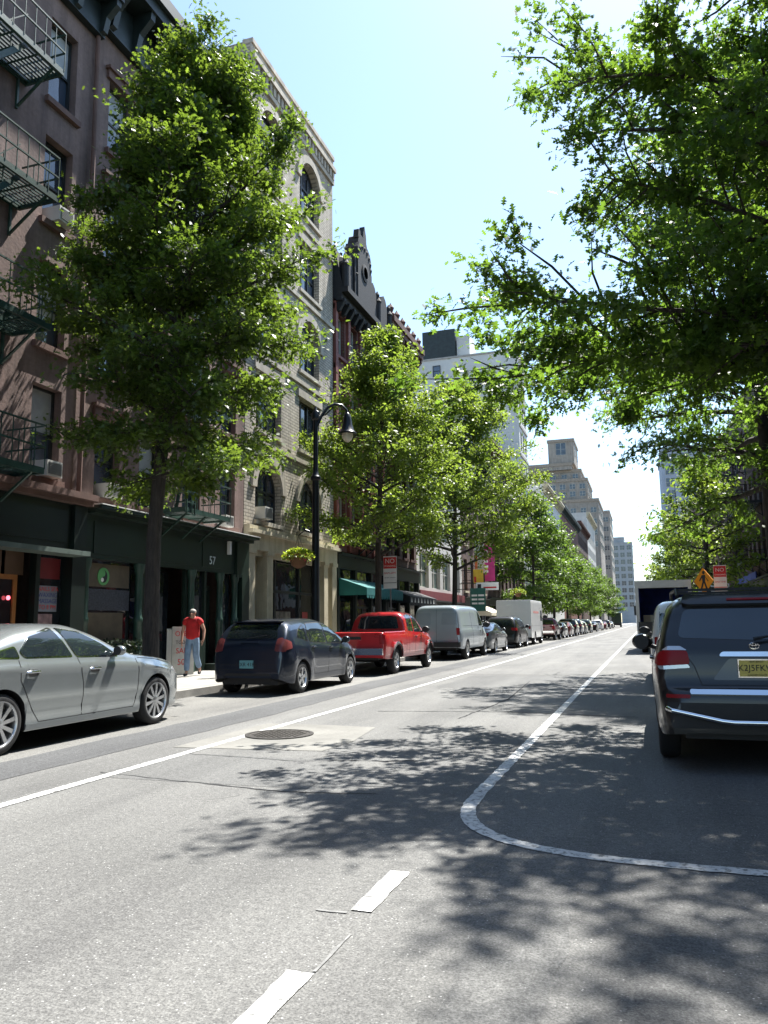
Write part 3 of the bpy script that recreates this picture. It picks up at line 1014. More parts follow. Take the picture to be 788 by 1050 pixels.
def window(root, yc, zb, w, h, style='sash', fm=None, arch=0, depth=.2, xf=0., sill=None, lintel=None, pane=None, shade=0., rz=0., pos=None, name='window'):
    """window > frame bars (the window mesh itself), pane, sill, lintel"""
    fm = fm or M_frame_d
    pane = pane or M_pane_up
    key = (round(w, 2), round(h, 2), style, fm.name, arch, round(depth, 2), pane.name, sill.name if sill else 0, lintel.name if lintel else 0, shade)
    if key not in _WC:
        t = .055
        f, p = MB(), MB()
        x0, x1 = -depth - .01, -depth + .05
        sp = h - arch * w / 2
        if arch:
            n = 12
            pr = [(-w / 2 * math.cos(PI * i / n), sp + (h - sp) * math.sin(PI * i / n)) for i in range(n + 1)]
            pi = [(y * (1 - 2 * t / w), sp + (z - sp) * (1 - 2 * t / w)) for y, z in pr]
            for i in range(n):
                f.prism([pr[i], pr[i + 1], pi[i + 1], pi[i]], 'x', x0, x1)
            p.add([(x0 - .005, -w / 2, 0), (x0 - .005, w / 2, 0)] + [(x0 - .005, y, z) for y, z in pr[::-1]], [tuple(range(n + 3))])
            f.box(x0, -w / 2, 0, x1, -w / 2 + t, sp)
            f.box(x0, w / 2 - t, 0, x1, w / 2, sp)
            f.box(x0, -w / 2 + t, 0, x1, w / 2 - t, t)
            top = sp
        else:
            f.box(x0, -w / 2, 0, x1, -w / 2 + t, h)
            f.box(x0, w / 2 - t, 0, x1, w / 2, h)
            f.box(x0, -w / 2 + t, 0, x1, w / 2 - t, t * 1.2)
            f.box(x0, -w / 2 + t, h - t, x1, w / 2 - t, h)
            p.quad((x0 - .005, -w / 2, 0), (x0 - .005, w / 2, 0), (x0 - .005, w / 2, h), (x0 - .005, -w / 2, h))
            top = h - t
        if style == 'sash':
            f.box(x0 + .003, -w / 2 + t, h * .5 - .03, x1 - .012, w / 2 - t, h * .5 + .03)
        elif style == 'grid':
            f.box(x0 + .003, -w / 2 + t, h * .5 - .03, x1 - .012, w / 2 - t, h * .5 + .03)
            f.box(x0 + .004, -.018, t, x1 - .02, .018, h - t)
        elif style == 'triple':
            for s in (-1, 1): f.box(x0 + .004, s * w / 6 - .05, t, x1 - .004, s * w / 6 + .05, min(top, h - t) if not arch else h - .18 * w)
            f.box(x0 + .003, -w / 2 + t, h * .45 - .035, x1 - .014, w / 2 - t, h * .45 + .035)
            if arch: f.box(x0 + .003, -w / 2 + t, sp - .04, x1 - .008, w / 2 - t, sp + .04)
        elif style == 'double':
            f.box(x0 + .004, -.05, t, x1 - .004, .05, h - t)
            f.box(x0 + .003, -w / 2 + t, h * .48 - .03, x1 - .014, w / 2 - t, h * .48 + .03)
        parts = [('pane', p.mesh('pane', pane, recalc=False))]
        if shade:
            s = MB()
            s.box(x0 - .004, -w / 2 + t, h * (1 - shade), x0 + .012, w / 2 - t, h - t)
            parts.append(('window_shade', s.mesh('shade', M_shade)))
        if sill:
            s = MB()
            s.box(.003, -w / 2 - .1, -.14, .11, w / 2 + .1, 0.)
            s.box(-depth + .05, -w / 2, -.06, .003, w / 2, .012)
            parts.append(('sill', s.mesh('sill', sill)))
        if lintel:
            s = MB()
            s.box(.003, -w / 2 - .13, h + .004, .08, w / 2 + .13, h + .22)
            s.box(.003, -w / 2 - .18, h + .22, .15, w / 2 + .18, h + .30)
            parts.append(('lintel', s.mesh('lintel', lintel)))
        _WC[key] = (f.mesh('window', fm), parts)
    fmesh, parts = _WC[key]
    o = link(name, fmesh, root, pos if pos else (xf, yc, zb), (0, 0, rz))
    for n, me in parts: link(n, me, o)
    return o


def cornice(mb, y0, y1, z, h, out, brackets=0, bw=.14, x=0.):
    """bracketed cornice: frieze board, brackets, projecting top"""
    mb.box(x + .003, y0, z, x + out * .22, y1, z + h * .62)
    mb.box(x + .003, y0 - .002, z + h * .62, x + out * .86, y1 + .002, z + h * .8)
    mb.box(x + .003, y0 - .004, z + h * .8, x + out, y1 + .004, z + h)
    for i in range(brackets):
        y = y0 + .12 + (y1 - y0 - .24) * i / max(1, brackets - 1)
        mb.prism([(x + out * .2, z + h * .02), (x + out * .34, z + h * .05), (x + out * .44, z + h * .3), (x + out * .78, z + h * .5), (x + out * .8, z + h * .63), (x + out * .2, z + h * .63)], 'y', y - bw / 2, y + bw / 2)


def ac_unit(label, loc, w=.56, h=.4, d=.42, group='window air conditioners'):
    t = thing('air_conditioner', label, 'air conditioner', loc, 0, group)
    b = MB()
    b.box(-.2, -w / 2, 0, d, w / 2, h)
    b.build('housing', pm('ac housing', (.5, .49, .45), .6, var=.1), t)
    g = MB()
    g.box(d + .002, -w / 2 + .04, .04, d + .012, w / 2 - .04, h - .04)
    for k in range(7):
        z = .06 + (h - .12) * k / 6
        g.box(d + .012, -w / 2 + .05, z - .008, d + .022, w / 2 - .05, z + .008)
    g.build('grille', pm('ac grille', (.16, .16, .155), .6), t)
    return t


def fire_escape(root, y0, y1, levels, out=1.0, stair_dir=1, mat=None, drop=None):
    """balconies of a house: each a platform grating with railing, stair and brackets"""
    mat = mat or M_gmetal
    for i, z in enumerate(levels):
        p = MB()
        for x in (.04, out - .03): p.box(x - .03, y0, z - .10, x + .03, y1, z + .03)
        for y in (y0 + .025, y1 - .025): p.box(.07, y - .025, z - .10, out - .06, y + .025, z + .03)
        n = int((out - .2) / .075)
        for k in range(n):
            x = .1 + (out - .2) * k / (n - 1)
            p.box(x - .018, y0 + .05, z - .05, x + .018, y1 - .05, z - .015)
        k = int((y1 - y0) / .6)
        for j in range(1, k):
            y = y0 + (y1 - y0) * j / k
            p.box(.08, y - .015, z - .075, out - .07, y + .015, z - .049)
        fe = p.build('fire_escape_balcony', mat, root)
        for y in (y0 + .25, (y0 + y1) / 2, y1 - .25):
            b = MB()
            b.bar((.03, y, z - .75), (out - .08, y, z - .08), .045)
            b.bar((.03, y, z - .78), (.03, y, z - .08), .05)
            b.build('bracket', mat, fe)
        r = MB()
        hgt = .88
        for zz in (z + hgt, z + hgt * .5):
            r.bar((.03, y0, zz), (out, y0, zz), .03)
            r.bar((.03, y1, zz), (out, y1, zz), .03)
            r.bar((out, y0, zz), (out, y1, zz), .032)
        m = int((y1 - y0) / .28)
        for j in range(m + 1):
            y = y0 + (y1 - y0) * j / m
            r.bar((out, y, z), (out, y, z + hgt), .016)
        for y in (y0, y1):
            for x in (.35, .68): r.bar((x, y, z), (x, y, z + hgt), .016)
        r.build('railing', mat, fe)
        if i + 1 < len(levels):
            s = MB()
            z2 = levels[i + 1]
            ya, yb = (y0 + .5, y1 - .9) if stair_dir > 0 else (y1 - .5, y0 + .9)
            for x in (.38, .84):
                s.bar((x, ya, z), (x, yb, z2), .035, .11)
            for k in range(1, 11):
                t = k / 11
                y, zz = ya + (yb - ya) * t, z + (z2 - z) * t
                s.box(.37, y - .09, zz - .012, .85, y + .09, zz + .012)
            for q in (.15, .5, .85):
                y, zz = ya + (yb - ya) * q, z + (z2 - z) * q
                s.bar((.84, y, zz), (.84, y, zz + .75), .02)
            s.bar((.84, ya, z + .8), (.84, yb, z2 + .7), .022)
            s.build('stair', mat, fe)
        if drop and i == 0:
            y, za, zb = drop
            l = MB()
            for dy in (-.2, .2): l.bar((out + .05, y + dy, za), (out + .05, y + dy, zb), .035)
            k = int((zb - za) / .3)
            for j in range(k + 1): l.bar((out + .05, y - .2, za + j * .3), (out + .05, y + .2, za + j * .3), .022)
            l.build('drop_ladder', mat, fe)


def house(name, label, cat, loc, w, H, D, wm, cols, rows, ww, rz=0., group=None, z0=0., arch=0, style='sash', fm=None, sill=None, lintel=None, pane=None, extra_ops=(), depth=.2):
    root = thing(name, label, cat, loc, rz, group)
    ops = [(c, ww, zb, zt, arch) for zb, zt in rows for c in cols] + list(extra_ops)
    mb = MB()
    wall(mb, ops, 0, w, z0, H, depth + .02)
    shell(mb, w, H, D, 0.)
    mb.build('wall', wm, root, recalc=False)
    rs = random.Random(int(abs(loc[1]) * 7))
    for zb, zt in rows:
        for c in cols: window(root, c, zb, ww, zt - zb, style, fm, arch, depth, 0., sill, lintel, pane, shade=0 if pane else rs.choice((0, 0, .3, .48, .6)))
    return root


def awning(root, y0, y1, z_top, z_bot, out, mat, valance=.28, x=0., scal=False, stripe=None):
    a = MB()
    a.prism([(x + .01, z_top), (x + out, z_bot), (x + out, z_bot - valance), (x + out - .02, z_bot - valance), (x + out - .02, z_bot - .02), (x + .01, z_top - .03)], 'y', y0, y1)
    for y in (y0, y1 - .01):
        a.prism([(x + .012, z_top - .03), (x + out - .02, z_bot - .02), (x + out - .02, z_bot - valance), (x + .012, z_bot - valance)], 'y', y + .001, y + .009)
    if scal:
        n = int((y1 - y0) / .3)
        for k in range(n):
            c = y0 + (y1 - y0) * (k + .5) / n
            a.prism([(c - .14, z_bot - valance), (c + .14, z_bot - valance), (c + .1, z_bot - valance - .1), (c, z_bot - valance - .14), (c - .1, z_bot - valance - .1)], 'x', x + out - .02, x + out - .004)
    o = a.build('awning', mat, root)
    return o


def shopfront(root, w, h, pm_, glass=None, bays=3, base=.5, fascia=.55, fm=None, door=1, xf=.06):
    """simple glazed shopfront with pilasters, base panel, fascia"""
    n = bays
    for i in range(n + 1):
        y = .12 + (w - .24) * i / n
        b = MB()
        b.box(.004, y - .12, 0, xf + .1, y + .12, h - fascia)
        b.build('pilaster', pm_, root)
    b = MB()
    b.box(.004, .0, h - fascia, xf + .14, w, h)
    b.box(.004, 0, h, xf + .3, w, h + .09)
    b.build('fascia', pm_, root)
    for i in range(n):
        ya, yb = .12 + (w - .24) * i / n + .12, .12 + (w - .24) * (i + 1) / n - .12
        if i == door:
            d = MB()
            d.box(.004, ya, 0, .05, ya + .1, h - fascia)
            d.box(.004, yb - .1, 0, .05, yb, h - fascia)
            d.box(.004, ya + .1, 2.1, .05, yb - .1, 2.2)
            d.box(.004, (ya + yb) / 2 - .04, 0, .052, (ya + yb) / 2 + .04, 2.1)
            dd = d.build('door', pm_, root)
            g = MB()
            g.box(.004, ya + .1, .0, .02, yb - .1, h - fascia)
            g.build('pane', M_pane, dd)
        else:
            g = MB()
            g.box(.004, ya, base, .03, yb, h - fascia)
            pn = g.build('shop_window', M_pane, root)
            f = MB()
            f.box(.004, ya, 0, xf, yb, base)
            f.box(.031, ya, h - fascia - .6, .06, yb, h - fascia - .54)
            f.build('window_frame', pm_, pn)
# ------------------------------------------------------------------ camera, light, sky
CAM_F, CAM_H = 800., 1.38
yaw, pitch, roll = R(18.376), R(8.217), R(.75)
F0 = Vector((0, math.cos(pitch), math.sin(pitch)))
U0 = Vector((0, -math.sin(pitch), math.cos(pitch)))
R0 = Vector((1, 0, 0))
Rz = Matrix.Rotation(yaw, 3, 'Z')
F1, U1, R1 = Rz @ F0, Rz @ U0, Rz @ R0
X1 = R1 * math.cos(roll) - U1 * math.sin(roll)
Y1 = R1 * math.sin(roll) + U1 * math.cos(roll)
cam = bpy.data.cameras.new('camera')
cam.sensor_fit = 'VERTICAL'
cam.sensor_height = 36
cam.lens = 36 * CAM_F / 1050
cam.clip_end = 3000
co = link('camera', cam)
M = Matrix((X1, Y1, -F1)).transposed().to_4x4()
M.translation = Vector((0, 0, CAM_H))
co.matrix_world = M
SC.camera = co

SUN_EL, SUN_AZ = R(61), R(18)       # azimuth measured from the street direction towards +X
sv = Vector((math.sin(SUN_AZ) * math.cos(SUN_EL), math.cos(SUN_AZ) * math.cos(SUN_EL), math.sin(SUN_EL)))
sl = bpy.data.lights.new('sun', 'SUN')
sl.energy = 4.6
sl.angle = R(.53)
sl.color = (1, .97, .91)
so = link('sun', sl, None, (30, 40, 60))
so.rotation_euler = sv.to_track_quat('Z', 'Y').to_euler()
w = bpy.data.worlds.new('World')
SC.world = w
w.use_nodes = True
nt = w.node_tree
bg = nt.nodes['Background']
sky = nt.nodes.new('ShaderNodeTexSky')
sky.sky_type = 'NISHITA'
sky.sun_disc = False
sky.sun_elevation = SUN_EL
sky.sun_rotation = SUN_AZ
sky.air_density = 1.0
sky.dust_density = .6
sky.ozone_density = 1.5
tint = mixc(nt, sky.outputs[0], (.96, 1.0, .975), 1., 'MULTIPLY')
nt.links.new(tint, bg.inputs[0])
bg.inputs[1].default_value = .098
SC.view_settings.view_transform = 'Standard'
SC.view_settings.look = 'None'
SC.view_settings.gamma = 1
SC.view_settings.use_curve_mapping = False
SC.view_settings.exposure = 1.72
SC.cycles.max_bounces = 7
SC.cycles.diffuse_bounces = 3
SC.cycles.glossy_bounces = 3
SC.cycles.transmission_bounces = 3
SC.cycles.use_denoising = True
SC.cycles.sample_clamp_indirect = 6


# ------------------------------------------------------------------ ground, road, pavements, markings
def asphalt(name, base, light, speck=.55, var=.16):
    m, nt, b = _nodes(name)
    g = nt.nodes.new('ShaderNodeNewGeometry')
    p = g.outputs['Position']
    big = _noise(nt, p, .35, 5, .6)
    c = _ramp(nt, big, tuple(x * (1 - var) for x in base), tuple(x * (1 + var) for x in base), .3, .7)
    mp = nt.nodes.new('ShaderNodeMapping')
    mp.inputs['Scale'].default_value = (1.3, .12, 1)
    nt.links.new(p, mp.inputs[0])
    streak = _ramp(nt, _noise(nt, mp.outputs[0], 1.0, 5, .6), (.74, .74, .75), (1.2, 1.2, 1.19), .32, .7)
    c = mixc(nt, c, streak, 1., 'MULTIPLY')
    f = _noise(nt, p, 85, 3, .7)
    c = mixc(nt, c, _ramp(nt, f, (.55, .55, .55), (1.42, 1.42, 1.4), .34, .66), 1., 'MULTIPLY')
    c = mixc(nt, c, _ramp(nt, _noise(nt, p, 26, 4, .7), (.74, .74, .74), (1.22, 1.22, 1.21), .34, .66), 1., 'MULTIPLY')
    v = nt.nodes.new('ShaderNodeTexVoronoi')
    v.inputs['Scale'].default_value = 48
    nt.links.new(p, v.inputs['Vector'])
    sp = _ramp(nt, v.outputs['Distance'], (1, 1, 1), (0, 0, 0), .12, .26)
    rnd = nt.nodes.new('ShaderNodeMath')
    rnd.operation = 'MULTIPLY'
    nt.links.new(sp, rnd.inputs[0])
    sc = nt.nodes.new('ShaderNodeSeparateColor')
    nt.links.new(v.outputs['Color'], sc.inputs[0])
    pw = nt.nodes.new('ShaderNodeMath')
    pw.operation = 'POWER'
    pw.inputs[1].default_value = 5
    nt.links.new(sc.outputs[0], pw.inputs[0])
    nt.links.new(pw.outputs[0], rnd.inputs[1])
    ml = nt.nodes.new('ShaderNodeMath')
    ml.operation = 'MULTIPLY'
    ml.inputs[1].default_value = speck
    nt.links.new(rnd.outputs[0], ml.inputs[0])
    c = mixc(nt, c, light, ml.outputs[0])
    # hairline cracks where the surface is old
    vc = nt.nodes.new('ShaderNodeTexVoronoi')
    vc.feature = 'DISTANCE_TO_EDGE'
    vc.inputs['Scale'].default_value = .75
    w1 = nt.nodes.new('ShaderNodeTexNoise')
    w1.inputs['Scale'].default_value = 3.5
    w1.inputs['Detail'].default_value = 6
    nt.links.new(p, w1.inputs['Vector'])
    w2 = nt.nodes.new('ShaderNodeVectorMath')
    w2.operation = 'SCALE'
    w2.inputs['Scale'].default_value = .45
    nt.links.new(w1.outputs['Color'], w2.inputs[0])
    w3 = nt.nodes.new('ShaderNodeVectorMath')
    w3.operation = 'ADD'
    nt.links.new(p, w3.inputs[0])
    nt.links.new(w2.outputs[0], w3.inputs[1])
    nt.links.new(w3.outputs[0], vc.inputs['Vector'])
    crk = _ramp(nt, vc.outputs['Distance'], (1, 1, 1), (0, 0, 0), .002, .009)
    msk = _ramp(nt, _noise(nt, p, .45, 3), (0, 0, 0), (.7, .7, .7), .52, .64)
    cf = nt.nodes.new('ShaderNodeMath')
    cf.operation = 'MULTIPLY'
    nt.links.new(crk, cf.inputs[0])
    nt.links.new(msk, cf.inputs[1])
    c = mixc(nt, c, tuple(x * .3 for x in base), cf.outputs[0])
    # oil spots and gum
    v2 = nt.nodes.new('ShaderNodeTexVoronoi')
    v2.inputs['Scale'].default_value = .9
    wob = nt.nodes.new('ShaderNodeVectorMath')
    wob.operation = 'ADD'
    nn = nt.nodes.new('ShaderNodeTexNoise')
    nn.inputs['Scale'].default_value = 9
    nt.links.new(p, nn.inputs['Vector'])
    scl = nt.nodes.new('ShaderNodeVectorMath')
    scl.operation = 'SCALE'
    scl.inputs['Scale'].default_value = .05
    nt.links.new(nn.outputs['Color'], scl.inputs[0])
    nt.links.new(p, wob.inputs[0])
    nt.links.new(scl.outputs[0], wob.inputs[1])
    nt.links.new(wob.outputs[0], v2.inputs['Vector'])
    sp2 = _ramp(nt, v2.outputs['Distance'], (.55, .55, .55), (1, 1, 1), .025, .045)
    c = mixc(nt, c, sp2, 1., 'MULTIPLY')
    nt.links.new(c, b.inputs['Base Color'])
    b.inputs['Roughness'].default_value = .82
    b.inputs['Specular IOR Level'].default_value = .35
    _bump(nt, b, f, .55, .012)
    return m


M_asph = asphalt('asphalt', (.130, .129, .126), (.6, .6, .58), .7)
M_asph_l = asphalt('worn parking asphalt', (.15, .147, .14), (.45, .44, .42), .4)
M_asph_d = asphalt('dark patched asphalt', (.08, .081, .084), (.3, .3, .3), .3)
M_asph_m = asphalt('smooth patched asphalt', (.112, .112, .111), (.4, .4, .4), .4)
M_conc_patch = pm('concrete patch', (.16, .156, .142), .85, var=.22, scale=1.5, bump=.2, bscale=60, fine=.14)


def line_mat():
    m, nt, b = _nodes('worn road paint')
    g = nt.nodes.new('ShaderNodeNewGeometry')
    n = _noise(nt, g.outputs['Position'], 22, 6, .7)
    c = _ramp(nt, n, (.16, .16, .155), (.60, .60, .585), .38, .5)
    big = _ramp(nt, _noise(nt, g.outputs['Position'], 1.1, 4), (.78, .78, .78), (1.05, 1.05, 1.05))
    nt.links.new(mixc(nt, c, big, 1., 'MULTIPLY'), b.inputs['Base Color'])
    b.inputs['Roughness'].default_value = .7
    _bump(nt, b, _noise(nt, g.outputs['Position'], 85, 3, .7), .3, .01)
    return m


M_line = line_mat()
M_ghost = pm('scraped off paint', (.17, .17, .166), .8, var=.3, scale=14, fine=.3)


def slab_mat():
    m, nt, b = _nodes('pavement slabs')
    g = nt.nodes.new('ShaderNodeNewGeometry')
    t = nt.nodes.new('ShaderNodeTexBrick')
    t.offset = 0
    t.inputs['Scale'].default_value = 1
    t.inputs['Brick Width'].default_value = 1.5
    t.inputs['Row Height'].default_value = 1.5
    t.inputs['Mortar Size'].default_value = .012
    t.inputs['Color1'].default_value = (.29, .28, .255, 1)
    t.inputs['Color2'].default_value = (.245, .235, .215, 1)
    t.inputs['Mortar'].default_value = (.12, .115, .11, 1)
    nt.links.new(g.outputs['Position'], t.inputs['Vector'])
    f = _ramp(nt, _noise(nt, g.outputs['Position'], 1.6, 7, .65), (.75, .75, .75), (1.15, 1.15, 1.15))
    nt.links.new(mixc(nt, t.outputs['Color'], f, 1., 'MULTIPLY'), b.inputs['Base Color'])
    b.inputs['Roughness'].default_value = .85
    _bump(nt, b, _noise(nt, g.outputs['Position'], 60, 3), .2, .01)
    return m


M_slab = slab_mat()
M_kerb = pm('granite kerb', (.25, .24, .22), .8, var=.2, scale=3, bump=.2, fine=.15)
M_ground = pm('far ground', (.13, .13, .125), .9, var=.15, scale=.05)

KL, KR, FL, FR = -8.75, 2.45, -12.2, 6.0     # kerbs and building lines
g = MB(); g.quad((-1500, -200, -.012), (1500, -200, -.012), (1500, 2500, -.012), (-1500, 2500, -.012))
struct(g.build('ground', M_ground))
g = MB(); g.quad((KL - .05, -40, 0), (KR + .05, -40, 0), (KR + .05, 900, 0), (KL - .05, 900, 0))
struct(g.build('road', M_asph))


def wobble_strip(name, mat, x0, x1, y0, y1, z, amp=.05, step=.35, seed=1, x0f=None, x1f=None):
    rng = random.Random(seed)
    n = int((y1 - y0) / step)
    vs, fs = [], []
    a = b = 0
    for i in range(n + 1):
        y = y0 + (y1 - y0) * i / n
        a = a * .7 + rng.uniform(-amp, amp)
        b = b * .7 + rng.uniform(-amp, amp)
        xa = (x0f(y) if x0f else x0) + a
        xb = (x1f(y) if x1f else x1) + b
        vs += [(xa, y, z), (xb, y, z)]
        if i: fs.append((2 * i - 2, 2 * i - 1, 2 * i + 1, 2 * i))
    g = MB()
    g.add(vs, fs)
    return struct(g.build(name, mat))


wobble_strip('parking_lane', M_asph_l, KL - .02, -6.42, -10, 260, .002, .03, .5, 3)
wobble_strip('asphalt_seam', M_asph_d, -6.5, -5.72, -10, 120, .004, .035, .5, 4)
wobble_strip('asphalt_patch', M_asph_m, 0, 0, 1.5, 5.4, .002, .035, .22, 5, lambda y: -.82 + .05 * (y - 3), lambda y: -.42 + .03 * (y - 3))
wobble_strip('asphalt_patch', M_asph_m, 0, 0, 1.5, 5.2, .002, .025, .22, 6, lambda y: -.12 + .02 * (y - 3), lambda y: .12 + .02 * (y - 3))
wobble_strip('asphalt_patch', M_asph_m, -5.0, -2.9, 6.35, 7.75, .002, .05, .2, 8)
wobble_strip('asphalt_patch', M_asph_m, -4.5, -1.6, 17, 21, .002, .05, .4, 9)
g = MB()
g.add([(-5.32, 8.1, .004), (-3.5, 8.25, .004), (-3.42, 9.0, .004), (-3.58, 10.3, .004), (-4.4, 10.38, .004), (-5.25, 10.36, .004)], [(0, 1, 2, 3, 4, 5)])
struct(g.build('concrete_patch', M_conc_patch))


def flat_path(name, pts, wd, z, mat=None, jit=.006, amp=0.):
    g = MB()
    rng = random.Random(len(pts) * 31 + int(abs(pts[0][1]) * 100))
    fine = []
    for a, b in zip(pts[:-1], pts[1:]):
        L = math.hypot(b[0] - a[0], b[1] - a[1])
        k = max(1, int(L / .07)) if max(a[1], b[1]) < 16 else 1
        fine += [(a[0] + (b[0] - a[0]) * i / k, a[1] + (b[1] - a[1]) * i / k) for i in range(k)]
    pts = fine + [pts[-1]]
    wa = 0
    L = []
    for i, p in enumerate(pts):
        a, b = pts[max(0, i - 1)], pts[min(len(pts) - 1, i + 1)]
        d = Vector((b[0] - a[0], b[1] - a[1], 0)).normalized()
        n = Vector((-d.y, d.x, 0)) * wd / 2
        ja, jb = 1 + rng.uniform(-jit, jit) / wd * 2, 1 + rng.uniform(-jit, jit) / wd * 2
        wa = wa * .85 + rng.uniform(-amp, amp)
        o = n / wd * 2 * wa
        L += [(p[0] - n.x * ja + o.x, p[1] - n.y * ja + o.y, z), (p[0] + n.x * jb + o.x, p[1] + n.y * jb + o.y, z)]
    g.add(L, [(2 * i, 2 * i + 2, 2 * i + 3, 2 * i + 1) for i in range(len(pts) - 1)])
    return struct(g.build(name, mat or M_line))


flat_path('lane_line', [(-4.93, y) for y in range(-8, 300, 4)], .115, .006)
kp = [(-1.39, 7.4), (-1.385, 6.7), (-1.36, 6.05), (-1.25, 5.62), (-1.05, 5.32), (-.77, 5.12), (-.4, 5.0), (.05, 4.955), (.6, 4.935), (1.4, 4.9), (2.3, 4.88)]
cv = [(-1.38, y) for y in range(300, 8, -4)]
for i in range(1, len(kp) - 2):
    for j in range(10):
        t = j / 10
        p0, p1, p2, p3 = kp[i - 1:i + 3]
        cv.append(tuple(.5 * (2 * p1[q] + (p2[q] - p0[q]) * t + (2 * p0[q] - 5 * p1[q] + 4 * p2[q] - p3[q]) * t * t + (3 * p1[q] - p0[q] - 3 * p2[q] + p3[q]) * t**3) for q in (0, 1)))
cv += kp[-2:]
flat_path('lane_line', cv, .115, .006)
for a, b in ((-1.6, -.5), (1.5, 3.08), (3.78, 4.42)):
    flat_path('dashed_line', [(-1.40, a), (-1.40, b)], .115, .006)
flat_path('scraped_line', [(-1.345, 3.1), (-1.35, 3.5)], .014, .0045, M_ghost)
flat_path('scraped_line', [(-1.62, 3.74), (-1.46, 3.745)], .02, .0045, M_ghost)

for nm, xa, xb, kx in (('pavement', FL - .05, KL - .16, KL), ('pavement', KR + .16, FR + .05, KR)):
    g = MB(); g.box(xa, -30, -.02, xb, 900, .15)
    struct(g.build(nm, M_slab))
    g = MB()
    y = -30
    s = 1 if kx > 0 else -1
    while y < 200:
        g.box(kx, y, -.05, kx + s * .158, y + 1.78, .148)
        y += 1.785
    g.box(kx, 201, -.05, kx + s * .158, 900, .148)
    struct(g.build('kerb', M_kerb))

M_tar = pm('tar crack sealer', (.04, .04, .042), .92, var=.3, scale=6, spec=.15)
for pts, wd in (([(-5.1, 6.55), (-3.0, 6.2), (-2.2, 6.3)], .022), ([(-4.9, 7.75), (-3.6, 7.6), (-2.3, 7.9)], .02), ([(-2.7, 11.5), (-2.5, 14.5), (-2.75, 19)], .03), ([(.9, 5.2), (1.05, 7.2)], .02), ([(-4.2, 12.2), (-2.2, 12.5), (-.2, 12.2)], .03), ([(-5.3, 21.5), (-2, 21.2)], .04)):
    flat_path('tar_seam', pts, wd, .0035, M_tar, .008, .012)

# manhole
t = thing('manhole_cover', 'round iron manhole cover set in the concrete patch of the road', 'manhole cover', (-4.55, 9.33, .0042))
g = MB(); g.lathe([(.44, .0), (.44, .012), (.39, .013), (.39, .006)], (0, 0, 0), 'z', 40, False)
g.build('rim', pm('iron rim', (.05, .047, .044), .6, .6, bump=.2), t, True)
g = MB(); g.lathe([(.388, .0), (.388, .008)], (0, 0, 0), 'z', 40)
for i in range(-5, 6):
    for j in range(-5, 6):
        if math.hypot(i, j) < 4.9: g.box(i * .072 - .022, j * .072 - .022, .008, i * .072 + .022, j * .072 + .022, .014)
g.build('lid', pm('iron lid', (.06, .055, .05), .6, .6, bump=.2), t)
# ------------------------------------------------------------------ left side of the street
def front_box(root, name, mat, boxes, parent=None):
    if name in ('awning', 'fascia', 'entablature', 'shop_cornice', 'pillar', 'door', 'display_band'):
        g = MB()
        for b in boxes: g.box(*b)
        return g.build(name, mat, parent or root)
    for b in boxes:
        g = MB(); g.box(*b)
        o = g.build(name, mat, parent or root)
    return o


# --- house A : brown tenement, Y 7.0 .. 14.55
YA = 7.0
A = house('brown_tenement', 'brown stuccoed tenement with green fire escape over a dark green shop', 'building', (FL, YA, 0), 7.55, 17.0, 14, M_brown,
    [1.55, 3.95, 6.4], [(4.6, 6.65), (7.55, 9.5), (10.4, 12.42), (13.3, 15.36)], .88, z0=4.3, sill=M_brown_trim, fm=M_frame_d, depth=.24, style='sash')
g = MB(); cornice(g, 0, 7.55, 15.95, 1.35, .85, 9, .16); g.build('cornice', M_cornice, A)
g = MB(); g.path([(.09, 7.42, 4.4), (.09, 7.42, 16.2)], .055, 8); g.build('downspout', M_brown_trim, A)
fire_escape(A, 1.3, 5.3, [4.52, 7.5, 10.3, 13.2], 1.02)
# shop A
front_box(A, 'shop_cornice', M_brown_trim, [(.004, 0, 4.12, .42, 7.55, 4.22), (.004, 0, 4.22, .55, 7.56, 4.36)])
front_box(A, 'fascia', M_gdark, [(-.02, 0, 3.1, .2, 7.54, 4.12), (.2, .15, 3.25, .22, 3.6, 3.95), (.2, 3.9, 3.25, .22, 7.0, 3.95), (.2, 7.1, 3.12, .3, 7.5, 4.1)])
front_box(A, 'awning', pm('grey green canopy edge', (.09, .12, .105), .6), [(.2, 0, 2.94, .75, 7.1, 3.04)])
front_box(A, 'shopfront_panel', M_gdark, [(-.05, 0, .15, .16, .35, 3.1), (-.05, 2.6, .15, .16, 2.85, 3.1), (-.05, 4.6, .15, .16, 4.85, 3.1), (-.05, 6.2, .15, .12, 6.32, 3.1), (-.05, 7.1, .15, .28, 7.54, 3.1), (-.05, .35, .15, .1, 2.6, .7), (-.05, 6.32, .15, .08, 7.1, .55), (-.05, .35, 2.35, .06, 2.6, 2.45)])
front_box(A, 'shop_window', M_pane, [(-.3, 2.85, .15, -.28, 4.6, 3.1), (-.02, .35, .7, 0, 2.6, 3.1), (-.02, 6.32, .55, 0, 7.1, 3.1)])
d = front_box(A, 'door', M_wood, [(-.2, 5.85, .15, -.12, 5.95, 2.5), (-.2, 4.9, .15, -.12, 4.98, 2.5), (-.2, 4.98, 2.4, -.12, 5.85, 2.5), (-.2, 4.98, .15, -.12, 5.85, .4)])
front_box(A, 'pane', M_pane, [(-.18, 4.98, .4, -.15, 5.85, 2.4), (-.22, 4.85, 2.5, -.2, 6.2, 3.1)], d)
d2 = front_box(A, 'transom', pm('dim brown transom', (.10, .055, .03), .6), [(-.14, 5.0, 2.5, -.12, 5.5, 3.0), (-.14, 5.6, 2.5, -.12, 6.1, 3.0)])
